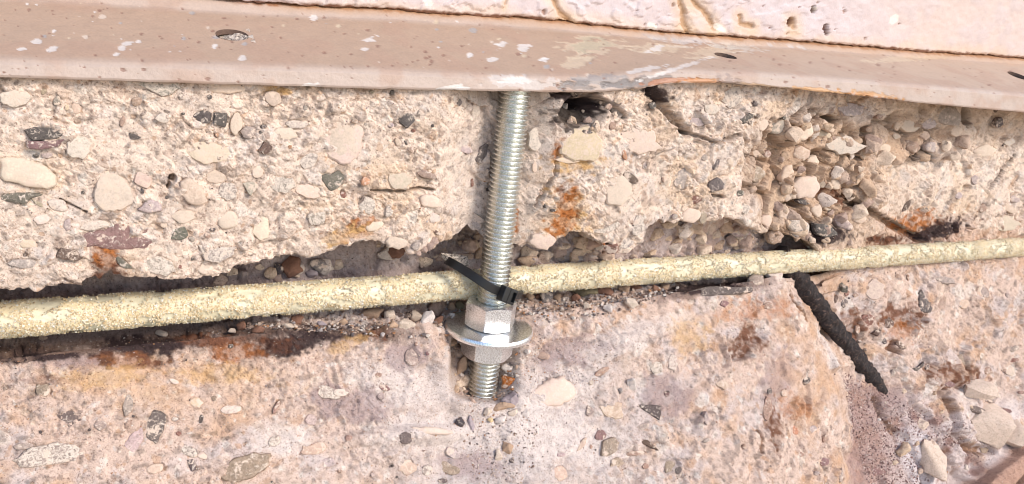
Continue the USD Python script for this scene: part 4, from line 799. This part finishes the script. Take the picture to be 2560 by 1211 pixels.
# nuts and washer
vdir = np.array([CAM[0], CAM[1]]); vang = math.atan2(vdir[1], vdir[0])
def hex_nut(af, h, turn, zc):
    Rc = af / math.sqrt(3)
    pts = [(Rc * math.cos(turn + k * math.pi / 3), Rc * math.sin(turn + k * math.pi / 3)) for k in range(6)]
    cs = m3.CrossSection([pts]).offset(-.0006, m3.JoinType.Miter).offset(.0006, m3.JoinType.Round, 2.0, 24)
    prism = m3.Manifold.extrude(cs, h)
    r_in, ch = af / 2 * .94, (Rc - af / 2 * .94) * math.tan(math.radians(30))
    prof = [(0, 0), (r_in, 0), (Rc + .0002, ch), (Rc + .0002, h - ch), (r_in, h), (0, h)]
    cone = m3.Manifold.revolve(m3.CrossSection([prof]), 96)
    nut = prism ^ cone
    bore = m3.Manifold.revolve(m3.CrossSection([[(0, -.001), (.0089, -.001), (.0080, .0006), (.0080, h - .0006), (.0089, h + .001), (0, h + .001)]]), 64)
    return (nut - bore).translate([0, 0, zc])
n1 = thing('hex_nut', label='upper bright zinc hex nut tightened on top of the washer', category='nut', group='nuts on the rod')
obj('nut_body', hex_nut(.0240, .0138, vang - math.radians(10), .0046), M_zinc, n1, smooth=22)
n2 = thing('hex_nut', label='lower zinc hex nut under the washer near the rod end', category='nut', group='nuts on the rod')
obj('nut_body', hex_nut(.0238, .0134, vang - math.radians(24), -.0126), M_zinc, n2, smooth=22)
wr, wt = .0233, .0017
prof = [(.0086, -wt), (wr - .0014, -wt), (wr - .0004, -wt + .0003), (wr, -.0004), (wr - .0001, .0004), (wr - .0007, wt - .0002), (wr - .0016, wt), (.0092, wt), (.0086, wt - .0004), (.0086, -wt)]
V, F = lathe(prof, 96)
tl = trimesh.transformations.rotation_matrix(math.radians(.6), [FW[0], FW[1], 0])[:3, :3]
V[:, :2] *= 1 + .004 * (noise(V * 300, 2) - .5)[:, None]
V = V @ tl.T + np.array([0, 0, .0027])
w = thing('washer', label='round bright zinc washer clamped between the two nuts', category='washer')
obj('washer_disc', (V, F), M_zinc, w, smooth=35)

# ------------------------------------------------------------------ sand coated resin bar
xa, xb = -.42, .86
nx, na = 1700, 64
t = np.linspace(0, 1, nx); XB = xa + (xb - xa) * t ** 1.25
th = np.linspace(0, 2 * np.pi, na, endpoint=False)
XX, TT = np.meshgrid(XB, th, indexing='ij')
def bar_pt(X, T, R):
    sag = .0008 * np.sin(X * 9 + .5)
    return np.stack([X, BAR_Y + R * np.cos(T), BAR_Z + sag + R * np.sin(T)], -1)
base = bar_pt(XX, TT, BAR_R)
wrap = .5 + .5 * np.sin(XX / .021 * 2 * np.pi + TT * 1.0)          # the faint winding
cover = fbm(base * np.array([130, 260, 260]), 4, 201) + .12 * (wrap - .5)
RB = BAR_R - .00035 + .0006 * sstep(.40, .52, cover) + .0005 * (fbm(base * 900, 3, 202) - .5) + .00015 * wrap
V = bar_pt(XX, TT, RB).reshape(-1, 3)
a = np.arange(nx - 1)[:, None] * na; b = np.arange(na)[None]; b2 = (b + 1) % na
F = np.stack([a + b, a + b2, a + na + b2, a + na + b], -1).reshape(-1, 4)
cv = cover.reshape(-1)
C = np.tile(lin((238, 228, 198)), (len(V), 1)); C = mixc(C, lin((240, 220, 180)), sstep(.42, .55, cv)); C = mixc(C, lin((232, 216, 178)), .4 * sstep(.5, .65, fbm(V * 240, 3, 203)))
bar = thing('composite_rebar', label='pale yellow sand coated bar running along the slot in the concrete', category='reinforcing bar')
obj('core', (V, F), M_bar, bar, smooth=True, tint=C)
r = np.random.default_rng(205)
n = 72000
X = xa + (xb - xa) * r.random(n) ** 1.25; T = r.uniform(0, 2 * np.pi, n)
T = np.where((np.cos(T) > .75), T + np.pi, T)
bp = bar_pt(X, T, BAR_R)
cvg = fbm(bp * np.array([130, 260, 260]), 4, 201) + .12 * (.5 + .5 * np.sin(X / .021 * 2 * np.pi + T) - .5)
ok = (cvg > .44) | (r.random(n) < .10)
X, T = X[ok], T[ok]
nn = np.stack([0 * X, np.cos(T), np.sin(T)], -1)
sz = r.uniform(.00025, .00054, len(X)) * (1 + .5 * (r.random(len(X)) > .93))
pal = .97 * np.array([lin(c) for c in ((244, 224, 188), (248, 233, 204), (238, 212, 168), (226, 196, 152), (252, 244, 228), (236, 222, 188))])
octv = np.array([[1,0,0],[-1,0,0],[0,1,0],[0,-1,0],[0,0,1],[0,0,-1]], float); octf = np.array([[0,2,4],[2,1,4],[1,3,4],[3,0,4],[2,0,5],[1,2,5],[3,1,5],[0,3,5]])
q4 = r.normal(size=(len(X), 4)); q4 /= np.linalg.norm(q4, axis=1, keepdims=True)
w_, x_, y_, z_ = q4.T
Rm = np.stack([1-2*(y_*y_+z_*z_),2*(x_*y_-z_*w_),2*(x_*z_+y_*w_),2*(x_*y_+z_*w_),1-2*(x_*x_+z_*z_),2*(y_*z_-x_*w_),2*(x_*z_-y_*w_),2*(y_*z_+x_*w_),1-2*(x_*x_+y_*y_)], -1).reshape(-1, 3, 3)
sc3 = sz[:, None] * r.uniform(.75, 1.25, (len(X), 3))
Vg = np.einsum('nij,nkj->nki', Rm, octv[None] * sc3[:, None, :]) + (bar_pt(X, T, BAR_R + .00038))[:, None, :]
Fg = octf[None] + (np.arange(len(X)) * 6)[:, None, None]
Cg = np.repeat(pal[r.integers(len(pal), size=len(X))] * (1 - .30 * sstep(.52, .68, fbm(bp[ok] * 60, 3, 207)))[:, None] * r.uniform(.85, 1.12, (len(X), 1)), 6, 0)
obj('sand_coating', (Vg.reshape(-1, 3), Fg.reshape(-1, 3)), M_grain, bar, smooth=False, tint=np.clip(Cg, 0, .85), kind='stuff')

# ------------------------------------------------------------------ cable tie
def spline(pts, n):
    pts = np.array(pts); L_ = len(pts); out = []
    for k in range(L_):
        p0, p1, p2, p3 = pts[k - 1], pts[k], pts[(k + 1) % L_], pts[(k + 2) % L_]
        for t in np.linspace(0, 1, n, endpoint=False):
            out.append(.5 * ((2 * p1) + (-p0 + p2) * t + (2 * p0 - 5 * p1 + 4 * p2 - p3) * t * t + (-p0 + 3 * p1 - 3 * p2 + p3) * t ** 3))
    return np.array(out)
A = lambda u, v, y: at_y(np.array(float(u)), np.array(float(v)), np.array(float(y)))
tie_pts = [A(1118, 652, .020), A(1128, 657, .009), A(1160, 676, .0015), A(1195, 699, -.0060), A(1222, 717, -.0094), A(1248, 729, -.0100), A(1272, 737, -.0088), A(1296, 738, .001), A(1300, 735, .014), A(1270, 722, .0245), A(1190, 690, .0255), A(1140, 664, .0252)]
Pt = spline(tie_pts, 10)
Tn = np.roll(Pt, -1, 0) - np.roll(Pt, 1, 0); Tn /= np.linalg.norm(Tn, axis=1, keepdims=True)
cen = Pt.mean(0)
On = Pt - cen; On -= Tn * (On * Tn).sum(1, keepdims=True); On /= np.linalg.norm(On, axis=1, keepdims=True)
Wn = np.cross(Tn, On)
hw, ht = .0022, .0009
cs = [(-hw, -ht), (hw, -ht), (hw, ht * .5), (hw * .82, ht), (-hw * .82, ht), (-hw, ht * .5)]
V = np.stack([Pt + Wn * a + On * b for a, b in cs], 1).reshape(-1, 3); k_ = len(cs); N_ = len(Pt)
F = np.array([(i * k_ + j, i * k_ + (j + 1) % k_, ((i + 1) % N_) * k_ + (j + 1) % k_, ((i + 1) % N_) * k_ + j) for i in range(N_) for j in range(k_)])
tie = thing('cable_tie', label='black plastic cable tie binding the yellow bar to the rod', category='cable tie')
mesh = trimesh.Trimesh(V, np.vstack([F[:, [0, 1, 2]], F[:, [0, 2, 3]]]), process=False); trimesh.repair.fix_normals(mesh)
obj('strap', mesh, M_black, tie, smooth=35)
hc = A(1268, 738, -.0125)
tx = A(1285, 744, -.0115) - A(1250, 730, -.0115); tx /= np.linalg.norm(tx)
oz = CAM - hc; oz -= tx * (oz @ tx); oz /= np.linalg.norm(oz); wy = np.cross(oz, tx)
def rbox(sx, sy, sz, r):
    pts = [m3.Manifold.sphere(r, 12).translate([a * (sx / 2 - r), b * (sy / 2 - r), c * (sz / 2 - r)]) for a in (-1, 1) for b in (-1, 1) for c in (-1, 1)]
    return m3.Manifold.batch_hull(pts)
hd = rbox(.0082, .0080, .0056, .0007) - m3.Manifold.cube([.0022, .0050, .004], True).translate([.0023, 0, .0026]) - m3.Manifold.cube([.0004, .0074, .001], True).translate([-.0008, 0, .0030])
Mx = np.eye(4); Mx[:3, 0], Mx[:3, 1], Mx[:3, 2], Mx[:3, 3] = tx, wy, oz, hc
hd = hd.transform(Mx[:3, :4])
obj('head', hd, M_black, tie, smooth=30)

# ------------------------------------------------------------------ old black rebar in the valley, wire in the crack
def rough_bar(p0, p1, r0, r1, seed, amp, ribs=None, n=160, na=28):
    d = p1 - p0; Lb = np.linalg.norm(d); d = d / Lb
    e1 = np.cross(d, [0, 0, 1]); e1 /= np.linalg.norm(e1); e2 = np.cross(d, e1)
    t = np.linspace(0, 1, n); th = np.linspace(0, 2 * np.pi, na, endpoint=False); T_, H_ = np.meshgrid(t, th, indexing='ij')
    R_ = r0 + (r1 - r0) * T_
    c = p0 + d * (T_ * Lb)[..., None]
    B = c + R_[..., None] * (np.cos(H_)[..., None] * e1 + np.sin(H_)[..., None] * e2)
    R_ = R_ + amp * (fbm(B * 260, 4, seed) - .5) + amp * .5 * (fbm(B * 900, 3, seed + 1) - .5)
    if ribs: R_ = R_ + ribs[1] * (np.abs(np.sin((T_ * Lb / ribs[0] + H_ / (2 * np.pi)) * np.pi)) > .9)
    V = (c + R_[..., None] * (np.cos(H_)[..., None] * e1 + np.sin(H_)[..., None] * e2)).reshape(-1, 3)
    a = np.arange(n - 1)[:, None] * na; b = np.arange(na)[None]; b2 = (b + 1) % na
    F = np.stack([a + b, a + b2, a + na + b2, a + na + b], -1).reshape(-1, 4)
    V = np.vstack([V, p0, p1]); m_ = len(V)
    cap = np.array([(m_ - 2, (k + 1) % na, k, k) for k in range(na)] + [(m_ - 1, (n - 1) * na + k, (n - 1) * na + (k + 1) % na, (n - 1) * na + (k + 1) % na) for k in range(na)])
    F = np.vstack([F[:, [0, 1, 2]], F[:, [0, 2, 3]], cap[:, :3]])
    mesh = trimesh.Trimesh(V, F, process=False); trimesh.repair.fix_normals(mesh); return mesh
def on_ledge(u, v, lift):
    dep, w_, p, n = place(u, v); return p + (CAM - p) / np.linalg.norm(CAM - p) * lift
ra, rb_ = on_ledge(2012, 725, .001), on_ledge(2196, 968, -.0005)
mid = on_ledge(2100, 840, .001)
dr = rb_ - ra
ra2, rb2 = ra - dr * .35 , rb_ + dr * .10
rb2 = rb2 + (rb2 - CAM) / np.linalg.norm(rb2 - CAM) * .007
reb = thing('old_rebar', label='blackened old steel rebar lying slanted in the groove below the yellow bar', category='rebar')
obj('bar', rough_bar(ra2, rb2, .0068, .0060, 31, .0046, (.0105, .0005)), M_rebar, reb, smooth=True, tint=lin((52, 44, 43)))
wa, wb = on_ledge(2120, 488, -.001), on_ledge(2285, 585, -.001)
wire = thing('tie_wire', label='thin grey brown wire lying in the diagonal crack above the yellow bar', category='wire')
obj('wire', rough_bar(wa, wb, .0026, .0016, 51, .0014), M_rebar, wire, smooth=True, tint=lin((120, 98, 80)))
# dark broken stone behind the tie
cs_, dep = A(1140, 648, .016), 0
vv, ff = rock(777, 18, .7); vv = vv * np.array([.010, .006, .0055])
mesh = trimesh.Trimesh(cs_ + vv @ np.array([RT * .95 - UP * .3, FW, UP]), ff, process=False); trimesh.repair.fix_normals(mesh); mesh = mesh.subdivide()
mesh.vertices += mesh.vertex_normals * ((noise(mesh.vertices * 600, 3) - .5) * .0014)[:, None]
obj('concrete_chip', mesh, M_speck, smooth=20, tint=lin((40, 38, 38)), label='black speckled stone wedged behind the cable tie', category='chip')

# ------------------------------------------------------------------ ground in front of the wall, out of the picture
gx = np.array([[-300, -300, -.75], [300, -300, -.75], [300, 60, -.75], [-300, 60, -.75]], float)
obj('ground', (gx, np.array([[0, 1, 2, 3]])), M_ground, tint=lin((206, 184, 164)), kind='structure', label='dry pale ground in front of the wall')
